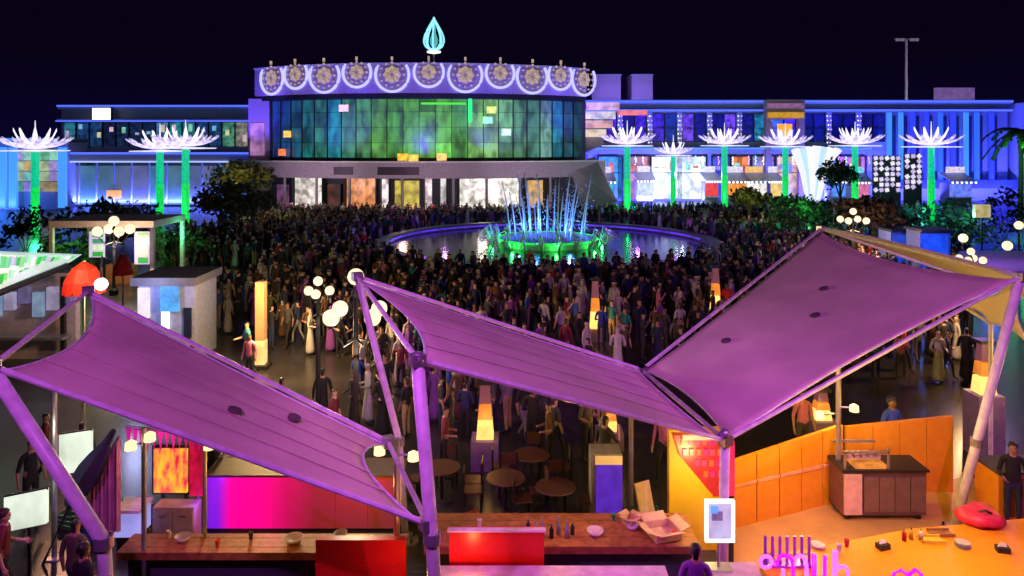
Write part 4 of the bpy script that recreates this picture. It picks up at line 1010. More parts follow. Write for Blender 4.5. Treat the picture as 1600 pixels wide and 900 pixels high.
# ------------------------------------------------------------------ middle stall: fridge, tables, chairs, cartons
t_ = thing('drinks_fridge', foot(at(948, 300, 15.4)), 'upright drinks fridge with a purple lit front and amber header', 'fridge')
c0, c1 = at(924, 806, 15.4), at(972, 710, 15.4)
MB().box((c0.x, 15.4, .12), (c1.x, 15.95, c1.z)).build('body', grey_plaster, t_)
zz = c1.z - .2
MB().box((c0.x + .1, 15.37, .2), (c1.x, 15.398, zz - .02)).build('door', E('purple_fridge_front', L(95, 45, 200), .85, .35, 4), t_)
MB().box((c0.x + .08, 15.36, zz), (c1.x, 15.397, c1.z - .03)).build('header', E('amber_header', L(245, 185, 105), 1.0, .3, 2), t_)
MB().box((c0.x + .03, 15.34, .3), (c0.x + .06, 15.36, zz)).build('handle', steel, t_)
for k in range(4):
    MB().box((c0.x + .03 + .5 * (k % 2), 15.42 + .4 * (k // 2), 0), (c0.x + .1 + .5 * (k % 2), 15.49 + .4 * (k // 2), .12)).build('foot', dark_metal, t_)
chair_w = M('brown_wood_seat', (.075, .03, .015), .5); 
def chair(x, y, rz, lab):
    t = thing('chair', (0, 0, 0), lab, 'chair', 'brown wooden chairs round the low tables')
    put('seat', MB().box((-.21, -.21, .43), (.21, .21, .46)).mesh('seat', chair_w), t)
    put('backrest', MB().box((-.2, .18, .62), (.2, .205, .9)).mesh('backrest', chair_w), t)
    for sx_ in (-1, 1):
        put('leg', MB().box((sx_ * .19 - .02, -.2, 0), (sx_ * .19 + .02, -.16, .43)).mesh('leg', dark_metal), t)
        put('rear_leg', MB().box((sx_ * .19 - .02, .17, 0), (sx_ * .19 + .02, .21, .9)).mesh('rear_leg', dark_metal), t)
    t.location = (x, y, 0); t.rotation_euler = (0, 0, rz)
    return t
def table(x, y, lab):
    t = thing('round_table', (x, y, 0), lab, 'table', 'low round tables under the middle tent')
    MB().lathe([(.01, .72), (.42, .72), (.43, .74), (.42, .76), (.01, .76)], (x, y, 0), 20).build('tabletop', chair_w, t)
    MB().lathe([(.26, 0), (.24, .03), (.04, .05), (.035, .715)], (x, y, 0), 12).build('pedestal', dark_metal, t)
    return t
tabs = [(690, 757, 'nearest the tall straight mast'), (790, 775, 'below the bright amber column'), (868, 790, 'between amber column and drinks fridge'), (830, 735, 'deepest in the shade of the middle tent')]
base = None
for px_, py, w_ in tabs:
    p = gd(px_, py + 25); table(p.x, p.y, 'round brown table ' + w_)
    for k, (dx, dy, rz, ww) in enumerate(((-.72, .1, rad(90), 'mast side'), (.72, .05, rad(-90), 'fridge side'), (.05, .75, 0, 'far side'))):
        lab = 'brown chair on the %s of table %s' % (ww, w_.replace('the ', ''))
        if base is None: base = chair(p.x + dx, p.y + dy, rz, lab)
        else: dup(base, (p.x + dx, p.y + dy, 0), rz + R.uniform(-.2, .2), lab)
lamp('warm_table_lamp', (-.2, 16.2, 2.3), (1, .36, .12), 4, .1)
# leaning boards and open cartons by the yellow wall
card = M('brown_card', (.55, .36, .2), .8)
t_ = thing('leaning_board', foot(at(1008, 300, 14.6)), 'tan board leaning beside the steel post and yellow wall', 'board')
MB().cbox(at(1010, 795, 14.6), (.35, .04, 1.0), .5, rad(-18)).build('panel', card, t_)
MB().cbox(at(1010, 795, 14.66), (.3, .03, .9), .5, rad(-18)).build('backing', wood, t_)
def carton(px_, py, Y, w_, h_, lab, rz):
    p = at(px_, py, Y); t = thing('carton', (0, 0, 0), lab, 'carton', 'open brown cartons by the yellow wall')
    a = w_ / 2
    for nm, lo, hi in (('wall', (-a, -a, 0), (a, -a + .01, h_)), ('wall', (-a, a - .01, 0), (a, a, h_)), ('wall', (-a, -a + .011, 0), (-a + .01, a - .011, h_)), ('wall', (a - .01, -a + .011, 0), (a, a - .011, h_)), ('bottom', (-a + .011, -a + .011, 0), (a - .011, a - .011, .012))):
        put(nm, MB().box(lo, hi).mesh(nm, card), t)
    for sx_, sy_ in ((1, 0), (-1, 0), (0, 1), (0, -1)):
        c = Vector((sx_ * a, sy_ * a, h_)); u = Vector((sy_, sx_, 0)) * a * .96; o_ = Vector((sx_, sy_, .35)) * a * .7
        put('flap', MB().prism([c - u, c + u, c + u + o_, c - u + o_], (0, 0, .008)).mesh('flap', card), t)
    t.location = (p.x, p.y, .94 if Y < 14.2 else 0); t.rotation_euler = (0, 0, rz)
    return t
carton(1035, 842, 13.3, .5, .14, 'wide shallow open carton on the planks in front of the yellow wall', .3)
carton(985, 835, 13.7, .24, .12, 'small open carton on the planks behind the wide one', .7)

# small things on the counters
def cup(x, y, z, c, lab):
    t = thing('cup', (x, y, z), lab, 'cup', 'paper cups on the counters')
    MB().lathe([(.03, 0), (.045, .12), (.048, .125), (.042, .12), (.028, .006), (.001, .006)], (x, y, z), 12).build('shell', M('paper_' + c, dict(white=(.75, .75, .73), red=(.6, .05, .04), black=(.03, .03, .03), green=(.05, .3, .12))[c], .6), t, True)
for x, y, z, c, lab in ((-6.2, 13.3, .887, 'white', 'white paper cup near the mast end of the plank counter'), (-5.2, 13.0, .887, 'red', 'red paper cup between the grey bowls'), (-4.7, 13.25, .887, 'black', 'black paper cup between the grey bowls'), (-2.5, 13.1, .887, 'white', 'white paper cup at the red counter end of the planks'), (2.9, 13.2, .937, 'red', 'red paper cup at the yellow wall end of the planks'), (-.6, 13.6, .937, 'white', 'white paper cup behind the red counter with the pale edge'), (1.9, 13.8, .937, 'green', 'green paper cup below the drinks fridge'), (5.6, 12.6, 1.021, 'white', 'white paper cup on the orange counter beyond the neon'), (5.8, 12.75, 1.021, 'red', 'red paper cup on the orange counter beyond the neon'), (9.3, 13.0, 1.021, 'black', 'black paper cup near the red bag on the orange counter')):
    cup(x, y, z, c, lab)
def crate(x, y, z, c, rz, lab):
    t = thing('crate', (0, 0, 0), lab, 'crate', 'plastic crates by the stalls')
    m = M('crate_' + c, dict(blue=(.03, .06, .25), red=(.3, .03, .03), grey=(.15, .15, .16), green=(.03, .16, .06))[c], .5)
    for sy in (-1, 1):
        for k in range(3):
            put('slat', MB().box((-.25, sy * .18 - .012, .03 + .1 * k), (.25, sy * .18 + .012, .1 + .1 * k)).mesh('slat', m), t)
            put('slat', MB().box((sy * .25 - .012, -.167, .03 + .1 * k), (sy * .25 + .012, .167, .1 + .1 * k)).mesh('slat', m), t)
    put('bottom', MB().box((-.238, -.168, 0), (.238, .168, .025)).mesh('bottom', m), t)
    for a in (-1, 1):
        for b in (-1, 1): put('corner_post', MB().box((a * .255 - .02, b * .185 - .02, 0), (a * .255 + .02, b * .185 + .02, .33)).mesh('corner_post', m), t)
    t.location = (x, y, z); t.rotation_euler = (0, 0, rz)
for x, y, z, c, rz, lab in ((-8.4, 14.9, 0, 'blue', .2, 'blue crate at the bottom of the stack by the cream boards'), (-8.4, 14.9, .34, 'red', .35, 'red crate on top of the blue one by the cream boards'), (-7.9, 15.5, 0, 'grey', .1, 'grey crate on the ground by the striped curtain'), (-9.2, 15.4, 0, 'green', -.3, 'green crate on the ground behind the cream boards'), (.2, 15.0, 0, 'grey', .2, 'grey crate behind the plank counter under the amber column'), (2.7, 14.7, 0, 'blue', -.2, 'blue crate beside the leaning tan board'), (2.7, 14.7, .34, 'green', .1, 'green crate on top of the blue one beside the leaning board'), (-.9, 15.2, 0, 'red', .5, 'red crate behind the plank counter near the tall mast')):
    crate(x, y, z, c, rz, lab)
# folded dark parasol leaning over the cream boards
t_ = thing('folded_parasol', foot(at(140, 300, 14.0)), 'dark folded parasol leaning between the cream board and the curtain', 'parasol')
pa, pb = at(108, 790, 14.0), at(178, 672, 14.0)
MB().tube([Vector((pa.x - .5, 14.0, 0)), pa, pb], .03, 8).build('pole', dark_metal, t_)
mb = MB(); ax = (pb - pa).normalized(); sd = ax.cross(Vector((0, 1, 0))).normalized()
rings = []
for i in range(7):
    u = i / 6; rr = .05 + .2 * math.sin(math.pi * min(1, u * 1.05 + .08)) ; rings.append([pa.lerp(pb, u) + (math.cos(2 * math.pi * j / 12) * sd + math.sin(2 * math.pi * j / 12) * Vector((0, 1, 0))) * rr * (1 if j % 2 else .72) for j in range(12)])
mb.add([v for g_ in rings for v in g_], [(i * 12 + j, i * 12 + (j + 1) % 12, (i + 1) * 12 + (j + 1) % 12, (i + 1) * 12 + j) for i in range(6) for j in range(12)]).build('canopy', M('navy_canvas', (.02, .02, .06), .8), t_)
# a waiting row of customers in the shade of the nearest tent is made with the other people below

# ------------------------------------------------------------------ orange stall
orange = M('orange_paint', (.80, .33, .018), .55, 0, .06)
yellow = M('yellow_paint', (.82, .50, .02), .5, 0, .06)
t_ = thing('yellow_wall', foot(at(1090, 300, 14.5)), 'yellow end wall carrying a red patterned corner at the short mast', 'wall')
z1 = at(0, 672, 14.5).z
c0, c1 = at(1046, 300, 14.5).x, at(1146, 300, 14.5).x
MB().box((c0, 14.5, 0), (c1, 14.7, z1)).build('panel', yellow, t_)
zp = lambda y: at(0, y, 14.44).z
xp = lambda x: at(x, 300, 14.44).x
MB().prism([(xp(1052), 14.44, zp(680)), (xp(1143), 14.44, zp(680)), (xp(1143), 14.44, zp(775)), (xp(1115), 14.44, zp(775)), (xp(1062), 14.44, zp(712))], (0, .05, 0)).build('poster', E('red_poster', L(230, 25, 40), .7, .5, 3), t_)
for i in range(6):
    for j in range(4):
        x_ = 1068 + i * 11 + 2 * (j % 2); y_ = 690 + j * 17
        if x_ < 1062 + (y_ - 700) * .85: continue
        c = at(x_, y_, 14.4)
        MB().cbox((c.x, 14.415, c.z), (.08, .03, .12), 0).build('print', E('poster_print_%d' % ((i + j) % 3), L(*[(255, 90, 30), (235, 20, 110), (255, 60, 90)][(i + j) % 3]), .85), t_)
MB().box((xp(1066), 14.38, zp(686)), (xp(1120), 14.43, zp(679))).build('lamp_bar', E('peach_bar', L(255, 190, 130), 1.1), t_)
t_ = thing('magenta_stripe_panel', foot(at(1148, 300, 14.0)), 'narrow crimson strip panel just past the short mast', 'panel')
MB().box((at(1134, 0, 14).x, 14.0, at(0, 775, 14).z), (at(1148, 0, 14).x, 14.06, at(0, 690, 14).z)).build('face', E('crimson_strip', L(235, 10, 80), .8), t_)
MB().box((at(1134, 0, 14).x, 14.061, 0), (at(1148, 0, 14).x, 14.12, at(0, 690, 14).z)).build('backing', dark_metal, t_)
t_ = thing('orange_wall', foot(at(1230, 300, 16.1)), 'low orange panelled wall closing the back of the stall', 'wall')
w0 = Vector((at(1146, 300, 15.3).x, 15.3, 0)); w1 = Vector((at(1318, 300, 16.5).x, 16.5, 0)); nrm = Vector((w1.y - w0.y, w0.x - w1.x, 0)).normalized()
for k in range(5):
    a_ = w0.lerp(w1, k / 5 + .004); b_ = w0.lerp(w1, (k + 1) / 5 - .004)
    up = lambda p, z: Vector((p.x, p.y, z))
    zl = lambda u: 1.40 + .30 * u
    MB().prism([a_, b_, up(b_, .85), up(a_, .85)], nrm * -.1).build('lower_panel', orange, t_)
    MB().prism([up(a_, .92), up(b_, .92), up(b_, zl((k + 1) / 5)), up(a_, zl(k / 5))], nrm * -.1).build('upper_panel', orange, t_)
    MB().prism([up(a_, .856) + nrm * .02, up(b_, .856) + nrm * .02, up(b_, .914) + nrm * .02, up(a_, .914) + nrm * .02], nrm * -.12).build('rail', M('pink_rail', (.8, .4, .25), .5), t_)
t_ = thing('orange_wall', foot(at(1460, 300, 16.6)), 'taller orange partition behind the kitchen cart', 'wall')
p0, p1 = at(1322, 300, 16.9).x, at(1490, 300, 16.9).x
for k in range(4):
    xa = p0 + (p1 - p0) * k / 4; xb = p0 + (p1 - p0) * (k + 1) / 4
    MB().prism([(xa + .006, 16.9, 0), (xb - .006, 16.9, 0), (xb - .006, 16.9, 1.56 + .06 * k), (xa + .006, 16.9, 1.5 + .06 * k)], (0, .1, 0)).build('panel', orange, t_)
t_ = thing('orange_counter', foot(at(1580, 300, 15.4)), 'orange side counter at the far edge beside the vendor', 'counter')
c0 = at(1560, 300, 15.6).x
MB().box((c0, 15.6, 0), (c0 + 2.2, 16.4, 1.0)).build('body', orange, t_)
MB().box((c0 - .04, 15.56, 1.003), (c0 + 2.2, 16.44, 1.05)).build('top', dark_plaster, t_)
for k in range(3): MB().box((c0 + .1 + .7 * k, 15.575, .1), (c0 + .72 + .7 * k, 15.598, .92)).build('door', wood, t_)
# floor of the stall
MB().add([(4.0, 13.2, .006), (11.5, 13.2, .006), (11.5, 17.6, .006), (4.0, 17.6, .006)], [(0, 1, 2, 3)]).build('pavement', M('tan_floor_tile', (.50, .32, .09), .4, 0, .12, 2), None)
tag(bpy.data.objects['pavement'], kind='structure')
# kitchen cart
t_ = thing('kitchen_cart', foot(at(1380, 300, 15.7)), 'dark wood kitchen cart with a framed hot plate on top', 'cart')
c0, c1 = at(1318, 300, 15.6).x, at(1448, 300, 15.6).x
zt = 1.05
MB().box((c0, 15.62, .12), (c1, 16.3, zt)).build('body', M('plum_cart_body', (.14, .07, .10), .5), t_)
for k in range(4):
    xa = c0 + .42 + (c1 - c0 - .44) * k / 4; xb = c0 + .42 + (c1 - c0 - .44) * (k + 1) / 4
    MB().box((xa + .008, 15.58, .2), (xb - .008, 15.618, zt - .12)).build('panel', M('walnut_panel', (.17, .10, .08), .5), t_)
MB().box((c0 + .01, 15.57, .15), (c0 + .38, 15.618, zt - .04)).build('side_panel', M('peach_panel', (.72, .46, .36), .5), t_)
MB().box((c0 - .04, 15.55, zt + .003), (c1 + .04, 16.34, zt + .05)).build('top', dark_metal, t_)
for xx in (c0 + .12, c1 - .12):
    for yy in (15.72, 16.2): MB().lathe([(.01, 0), (.06, .02), (.06, .1), (.01, .12)], (xx, yy, 0), 10).build('caster', dark_metal, t_)
fx0, fx1 = c0 + .02, c0 + .98
for lo, hi in (((fx0, 15.6, zt + .05), (fx0 + .04, 15.64, zt + .42)), ((fx1 - .04, 15.6, zt + .05), (fx1, 15.64, zt + .5)), ((fx0, 15.6, zt + .38), (fx1, 15.64, zt + .43)), ((fx0, 16.2, zt + .38), (fx1, 16.24, zt + .43))):
    MB().box(lo, hi).build('rack_bar', steel, t_)
MB().box((fx0 + .25, 15.62, zt + .052), (fx1 - .06, 16.1, zt + .14)).build('tray', E('hot_amber_tray', L(235, 150, 60), .8, .6, 4), t_)
for k in range(5): MB().box((fx0 + .1 + .15 * k, 15.66, zt + .25), (fx0 + .2 + .15 * k, 15.9, zt + .33)).build('carton_box', M('mauve_box', (.4, .25, .5), .6), t_)
# big orange counter with neon
t_ = thing('orange_service_counter', foot(at(1420, 300, 12.6)), 'wide bright orange counter top with pink neon writing on its front', 'counter')
q0, q1 = at(1190, 300, 12.55).x, at(1690, 300, 13.6).x
top = [(4.1, 11.2, 1.02), (11, 11.2, 1.02), (11, 13.95, 1.02), (at(1425, 0, 13.3).x, 13.35, 1.02), (4.15, 12.4, 1.02)]
MB().prism([(x, y, .96) for x, y, z in top], (0, 0, .06)).build('top', M('orange_laminate', (.82, .33, .015), .45, 0, .05), t_)
MB().prism([(x * .995 + .02, y - .08 if y > 12 else y + .08, 0) for x, y, z in top], (0, 0, .955)).build('body', orange, t_)
# neon letters stand upright on the counter as bent tubes
pink = E('pink_neon', L(255, 15, 225), 1.8); pinkw = E('pale_pink_neon', L(255, 95, 240), 1.9)
NY = 11.6
N = lambda x, y: at(x, y, NY)
nt_ = thing('neon_sign', foot(N(1260, 300)), 'glowing pink neon lettering standing along the orange counter', 'neon sign')
def stroke(pts, m, r=.028, name='letter'):
    MB().tube([N(*p) for p in pts], r, 7).build(name, m, nt_)
circ = lambda cx, cy, rx, ry, a0=0, a1=360: [(cx + rx * math.cos(rad(a)), cy + ry * math.sin(rad(a))) for a in range(a0, a1 + 1, 20)]
stroke(circ(1197, 878, 9, 9), pinkw)
stroke(circ(1226, 882, 13, 14, 180, 360) + [(1239, 900), (1239, 930)], pink)
stroke(circ(1250, 884, 10, 16, 180, 360) + [(1261, 925)], pinkw)
stroke([(1224, 890), (1223, 930)], pinkw); stroke([(1272, 866), (1272, 930)], pink, .036)
stroke([(1289, 868), (1288, 930)], pink); stroke([(1305, 861), (1304, 932)], pinkw, .045)
stroke([(1304, 893)] + circ(1316, 894, 9, 9, 180, 360) + [(1326, 930)], pinkw)
stroke([(1394, 930), (1397, 895), (1408, 891), (1418, 898), (1420, 930)], pink); stroke([(1420, 898), (1430, 890), (1440, 898), (1441, 930)], pink)
MB().box((N(1185, 0).x, NY + .04, 1.03), (N(1450, 0).x, NY + .09, 1.1)).build('rail', M('crimson_rail', (.5, .03, .1), .5), nt_)
lamp('pink_neon_glow', (N(1255, 0).x, NY - .25, 1.3), (1, .02, .55), 60, .1)
# rack of rods on the counter, violet light painted into their colour
t_ = thing('plate_rack', foot(at(1232, 300, 12.2)), 'wire plate rack with upright violet lit rods on the orange counter', 'rack')
c0 = at(1192, 300, 12.2).x; c1 = at(1268, 300, 12.2).x
MB().box((c0, 12.1, 1.025), (c1, 12.3, 1.06)).build('tray', M('violet_lit_metal', (.2, .05, .45), .35, .3), t_)
for k in range(7):
    x = c0 + .04 + (c1 - c0 - .08) * k / 6
    MB().tube([(x, 12.2, 1.06), (x, 12.2, 1.5)], .024, 6).build('rod', M('violet_lit_metal', (.2, .05, .45)), t_)
for dz in (1.18,): MB().tube([(c0 + .02, 12.24, dz), (c1 - .02, 12.24, dz)], .012, 5).build('wire', steel, t_)
# things lying by the slanted mast
t_ = thing('red_bag', at(1530, 815, 13.9), 'crumpled red and magenta bag lying by the foot of the slanted mast', 'bag')
p = at(1530, 822, 13.6); mb = MB()
mb.lathe([(.01, 0), (.34, .02), (.40, .10), (.30, .2), (.12, .25), (.01, .24)], (p.x, 13.6, 1.03), 14)
mb.v = [(x + .04 * math.sin(9 * y + 7 * z), y * 1.0 + .03 * math.sin(11 * x), z + .03 * math.sin(13 * x + 5 * y)) for x, y, z in mb.v]
mb.build('sack', M('red_nylon', (.75, .03, .10), .45), t_, True)
MB().tube([(p.x - .2, 13.5, 1.2), (p.x, 13.42, 1.32), (p.x + .2, 13.5, 1.2)], .02, 6).build('strap', dark_metal, t_)
for k, (px_, py, cc, lab) in enumerate(((1455, 836, (.8, .55, .05), 'yellow tray lying near the foot of the slanted mast'), (1470, 826, (.3, .14, .05), 'brown tray lying behind the yellow one'))):
    p = at(px_, py, 12.95 + .22 * k); t_ = thing('tray', (p.x, p.y, 1.024), lab, 'tray')
    MB().box((p.x - .2, p.y - .09, 1.024), (p.x + .2, p.y + .09, 1.04)).build('base', M(lab.split()[0] + '_tray', cc, .5), t_)
    for sg in (-1, 1):
        MB().box((p.x - .2, p.y + sg * .1 - .01, 1.024), (p.x + .2, p.y + sg * .1 + .01, 1.075)).build('rim', M(lab.split()[0] + '_tray', cc), t_)
# small things on the orange counter
def sauce(x, y, z, c, lab):
    t = thing('sauce_bottle', (x, y, z), lab, 'bottle', 'squeeze bottles on the orange counter')
    MB().lathe([(.001, 0), (.035, 0), (.036, .14), (.02, .17), (.001, .172)], (x, y, z), 10).build('body', M('squeeze_' + c, dict(red=(.5, .02, .02), yellow=(.7, .45, .02), white=(.7, .7, .66))[c], .4), t, True)
    MB().lathe([(.012, .171), (.004, .215), (.001, .216)], (x, y, z), 8).build('nozzle', dark_metal, t)
for x, y, c, lab in ((6.9, 12.95, 'red', 'red squeeze bottle on the orange counter before the kitchen cart'), (7.05, 13.0, 'yellow', 'yellow squeeze bottle beside the red one on the orange counter'), (7.2, 12.96, 'white', 'white squeeze bottle at the end of the three on the counter')):
    sauce(x, y, 1.021, c, lab)
for x, y, rz, lab in ((6.4, 12.7, .3, 'dark napkin box on the orange counter near the squeeze bottles'), (8.4, 12.6, -.2, 'dark napkin box on the orange counter below the yellow tray')):
    t_ = thing('napkin_box', (0, 0, 0), lab, 'napkin box', 'napkin boxes on the orange counter')
    put('case', MB().box((-.1, -.07, 0), (.1, .07, .09)).mesh('case', dark_metal), t_)
    put('napkin', MB().prism([(-.07, -.01, .09), (.07, -.01, .09), (.05, .01, .14), (-.03, .01, .15)], (0, .02, 0)).mesh('napkin', white_paint), t_)
    t_.location = (x, y, 1.021); t_.rotation_euler = (0, 0, rz)
for x, y, n_, lab in ((7.8, 12.75, 6, 'tall stack of pale plates on the orange counter'), (5.3, 12.75, 3, 'short stack of pale plates beside the violet lit rods')):
    t_ = thing('plate_stack', (x, y, 1.021), lab, 'plates')
    for k in range(n_):
        MB().lathe([(.001, .004), (.07, .004), (.12, .02), (.125, .018), (.075, 0), (.001, 0)], (x + .004 * (k % 2), y, 1.021 + .014 * k), 16).build('plate', crock, t_, True)
# white lit frame sign
t_ = thing('lit_frame_sign', foot(at(1125, 300, 11.9)), 'white lit upright sign with a bright border on a small stand', 'sign')
c0, c1 = at(1102, 847, 11.9), at(1148, 782, 11.9)
MB().box((c0.x + .05, 11.9, c0.z + .05), (c1.x - .05, 11.95, c1.z - .05)).build('face', E('pale_lilac_face', L(200, 190, 230), 1.0, .3, 5), t_)
wb = E('white_border', L(255, 252, 235), 1.5)
for lo, hi in (((c0.x, c0.z), (c0.x + .045, c1.z)), ((c1.x - .045, c0.z), (c1.x, c1.z)), ((c0.x + .046, c0.z), (c1.x - .046, c0.z + .045)), ((c0.x + .046, c1.z - .045), (c1.x - .046, c1.z))):
    MB().box((lo[0], 11.88, lo[1]), (hi[0], 11.96, hi[1])).build('border_light', wb, t_)
MB().box((c0.x + .1, 11.87, c0.z + .36), (c1.x - .2, 11.898, c0.z + .5)).build('print', E('dusk_print', L(150, 120, 170), .7, .4, 6), t_)
MB().box((c0.x + .08, 11.87, c1.z - .2), (c0.x + .2, 11.898, c1.z - .08)).build('print', E('sky_print', L(110, 170, 255), 1), t_)
MB().tube([((c0.x + c1.x) / 2, 11.98, 1.1), ((c0.x + c1.x) / 2, 11.98, c0.z + .1)], .03, 6).build('stem', steel, t_)
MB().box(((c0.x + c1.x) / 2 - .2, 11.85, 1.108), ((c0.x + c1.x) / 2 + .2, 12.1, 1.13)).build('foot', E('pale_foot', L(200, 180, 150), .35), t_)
# purple lit counter in front
plank_counter(-1.35, 2.5, 11.3, 12.05, 1.10, 'violet lit pale counter in front of the red counter and cartons', 3, 'pale_counter', M('pale_laminate', (.6, .52, .58), .4))
plank_counter(3.22, 4.0, 11.2, 12.15, 1.1, 'small violet lit counter carrying the white framed sign', 3, 'sign_counter', M('pale_laminate', (.6, .52, .58), .4))
lamp('magenta_counter_lamp', (1.7, 11.3, 1.75), (.9, .02, .9), 16, .08)

OL = (1, .60, .16)
lamp('amber_stall_light', (5.7, 14.6, 2.6), OL, 185, .15)
lamp('amber_stall_light', (7.3, 16.2, 2.5), OL, 110, .15)
lamp('amber_stall_light', (7.2, 12.2, 3.0), (1, .56, .06), 240, .15)
lamp('amber_stall_light', (3.6, 13.6, 1.7), (1, .75, .25), 60, .1)
lamp('amber_stall_light', (13.0, 16.6, 2.9), OL, 150, .15)

# ------------------------------------------------------------------ people
skin_c = [(.36, .20, .13), (.22, .12, .075), (.48, .30, .21)]
def grown(nodes, edges, levels, regions):
    """one continuous body grown round a skeleton; returns vertices, faces, region of each face"""
    names = list(nodes); me = bpy.data.meshes.new('body')
    me.from_pydata([nodes[k][:3] for k in names], [(names.index(a), names.index(b)) for a, b, _ in edges], [])
    o = bpy.data.objects.new('body', me); col.objects.link(o)
    o.modifiers.new('skin', 'SKIN')
    if levels:
        s = o.modifiers.new('smooth', 'SUBSURF'); s.levels = levels; s.render_levels = levels
    for i, k in enumerate(names):
        r = nodes[k][3]; d = me.skin_vertices[0].data[i]
        d.radius = r if isinstance(r, tuple) else (r, r); d.use_root = (k == 'pelvis')
    dg = bpy.context.evaluated_depsgraph_get(); dg.update()
    ev = o.evaluated_get(dg); m2 = ev.to_mesh()
    V_ = [tuple(v.co) for v in m2.vertices]; F_ = [tuple(p.vertices) for p in m2.polygons]; C_ = [p.center.copy() for p in m2.polygons]
    ev.to_mesh_clear(); bpy.data.objects.remove(o); bpy.data.meshes.remove(me)
    segs = [(Vector(nodes[a][:3]), Vector(nodes[b][:3]), rg) for a, b, rg in edges]
    reg = []
    for c in C_:
        best = None
        for a, b, rg in segs:
            ab = b - a; t = max(0, min(1, (c - a).dot(ab) / max(1e-9, ab.length_squared)))
            d = (c - a - ab * t).length
            if best is None or d < best[0]: best = (d, rg)
        rg = best[1]
        if rg == 'head' and (c.y > .035 or c.z > 1.70): rg = 'hair'
        if rg == 'head': rg = 'skin'
        reg.append(rg)
    return V_, F_, reg
def skeleton(pose, robe=False, fingers=False):
    N_ = {}; E_ = []
    N_['pelvis'] = (0, 0, .95, (.15, .105)); N_['waist'] = (0, .0, 1.12, (.135, .095)); N_['chest'] = (0, 0, 1.33, (.165, .11)); N_['collar'] = (0, .005, 1.455, (.075, .06))
    N_['neck'] = (0, 0, 1.51, (.052, .052)); N_['jaw'] = (0, -.018, 1.575, (.066, .078)); N_['brow'] = (0, -.006, 1.655, (.075, .092)); N_['crown'] = (0, .008, 1.715, (.058, .07))
    E_ += [('pelvis', 'waist', 'top'), ('waist', 'chest', 'top'), ('chest', 'collar', 'top'), ('collar', 'neck', 'skin'), ('neck', 'jaw', 'head'), ('jaw', 'brow', 'head'), ('brow', 'crown', 'hair')]
    arms, legs = pose
    for s, nm in ((-1, 'r'), (1, 'l')):
        el, wr = arms[0 if s < 0 else 1]
        el = (s * el[0], el[1], el[2]); wr = (s * wr[0], wr[1], wr[2])
        N_['sh' + nm] = (s * .175, 0, 1.40, .062); N_['el' + nm] = el + (.044,); N_['wr' + nm] = wr + (.03,)
        d = (Vector(wr) - Vector(el)).normalized()
        N_['ha' + nm] = tuple(Vector(wr) + d * .07) + ((.04, .022),)
        E_ += [('collar', 'sh' + nm, 'top'), ('sh' + nm, 'el' + nm, 'top'), ('el' + nm, 'wr' + nm, 'sleeve'), ('wr' + nm, 'ha' + nm, 'skin')]
        if fingers:
            sd = d.cross(Vector((0, 1, 0))); sd = sd.normalized() if sd.length > .2 else Vector((1, 0, 0))
            fw = sd.cross(d)
            for k in range(4):
                b0 = Vector(wr) + d * .095 + fw * (.026 * (k - 1.5)); ln = (.065, .078, .073, .056)[k]
                N_['f%d%s' % (k, nm)] = tuple(b0) + (.0095,); N_['g%d%s' % (k, nm)] = tuple(b0 + d * ln * .6 + sd * .006) + (.009,); N_['h%d%s' % (k, nm)] = tuple(b0 + d * ln * .95 - sd * s * .022) + (.007,)
                E_ += [('ha' + nm, 'f%d%s' % (k, nm), 'skin'), ('f%d%s' % (k, nm), 'g%d%s' % (k, nm), 'skin'), ('g%d%s' % (k, nm), 'h%d%s' % (k, nm), 'skin')]
            b0 = Vector(wr) + d * .035 - fw * .035
            N_['t1' + nm] = tuple(b0) + (.012,); N_['t2' + nm] = tuple(b0 + d * .045 - fw * .022) + (.009,)
            E_ += [('wr' + nm, 't1' + nm, 'skin'), ('t1' + nm, 't2' + nm, 'skin')]
        if not robe:
            kn, an = legs[0 if s < 0 else 1]
            N_['hi' + nm] = (s * .09, .0, .87, .088); N_['kn' + nm] = (s * kn[0], kn[1], kn[2], .058); N_['an' + nm] = (s * an[0], an[1], an[2], .04); N_['to' + nm] = (s * an[0] * 1.15, an[1] - .15, max(.035, an[2] - .05), (.042, .03))
            E_ += [('pelvis', 'hi' + nm, 'bottom'), ('hi' + nm, 'kn' + nm, 'bottom'), ('kn' + nm, 'an' + nm, 'bottom'), ('an' + nm, 'to' + nm, 'shoe')]
    if robe:
        N_['thigh'] = (0, 0, .6, (.19, .15)); N_['hem'] = (0, 0, .16, (.235, .2)); N_['foot'] = (0, -.02, .035, (.2, .18))
        E_ += [('pelvis', 'thigh', 'top'), ('thigh', 'hem', 'top'), ('hem', 'foot', 'top')]
    return N_, E_
dn = ((.25, .02, 1.12), (.27, -.06, .86))
ben = ((.25, .03, 1.12), (.2, -.22, 1.08))
up = ((.28, -.1, 1.2), (.14, -.26, 1.45))
out_ = ((.27, -.08, 1.16), (.25, -.33, 1.12))
st = ((.1, -.01, .48), (.1, .02, .085)); fw_ = ((.1, -.17, .5), (.1, -.2, .085)); bk_ = ((.1, .03, .49), (.1, .26, .13))
poses = [((dn, dn), (st, st)), ((dn, ben), (fw_, bk_)), ((ben, ben), (st, st)), ((up, dn), (st, st)), ((dn, dn), (bk_, fw_)), ((out_, dn), (fw_, bk_))]
cloth = lambda nm, c: M('cloth_' + nm, c, .85, 0, .12, 20, .05)
hairm = [M('black_hair', (.012, .010, .010), .5), M('brown_hair', (.05, .025, .012), .5)]
skinm = [M('skin_%d' % i, c, .55, 0, .05) for i, c in enumerate(skin_c)]
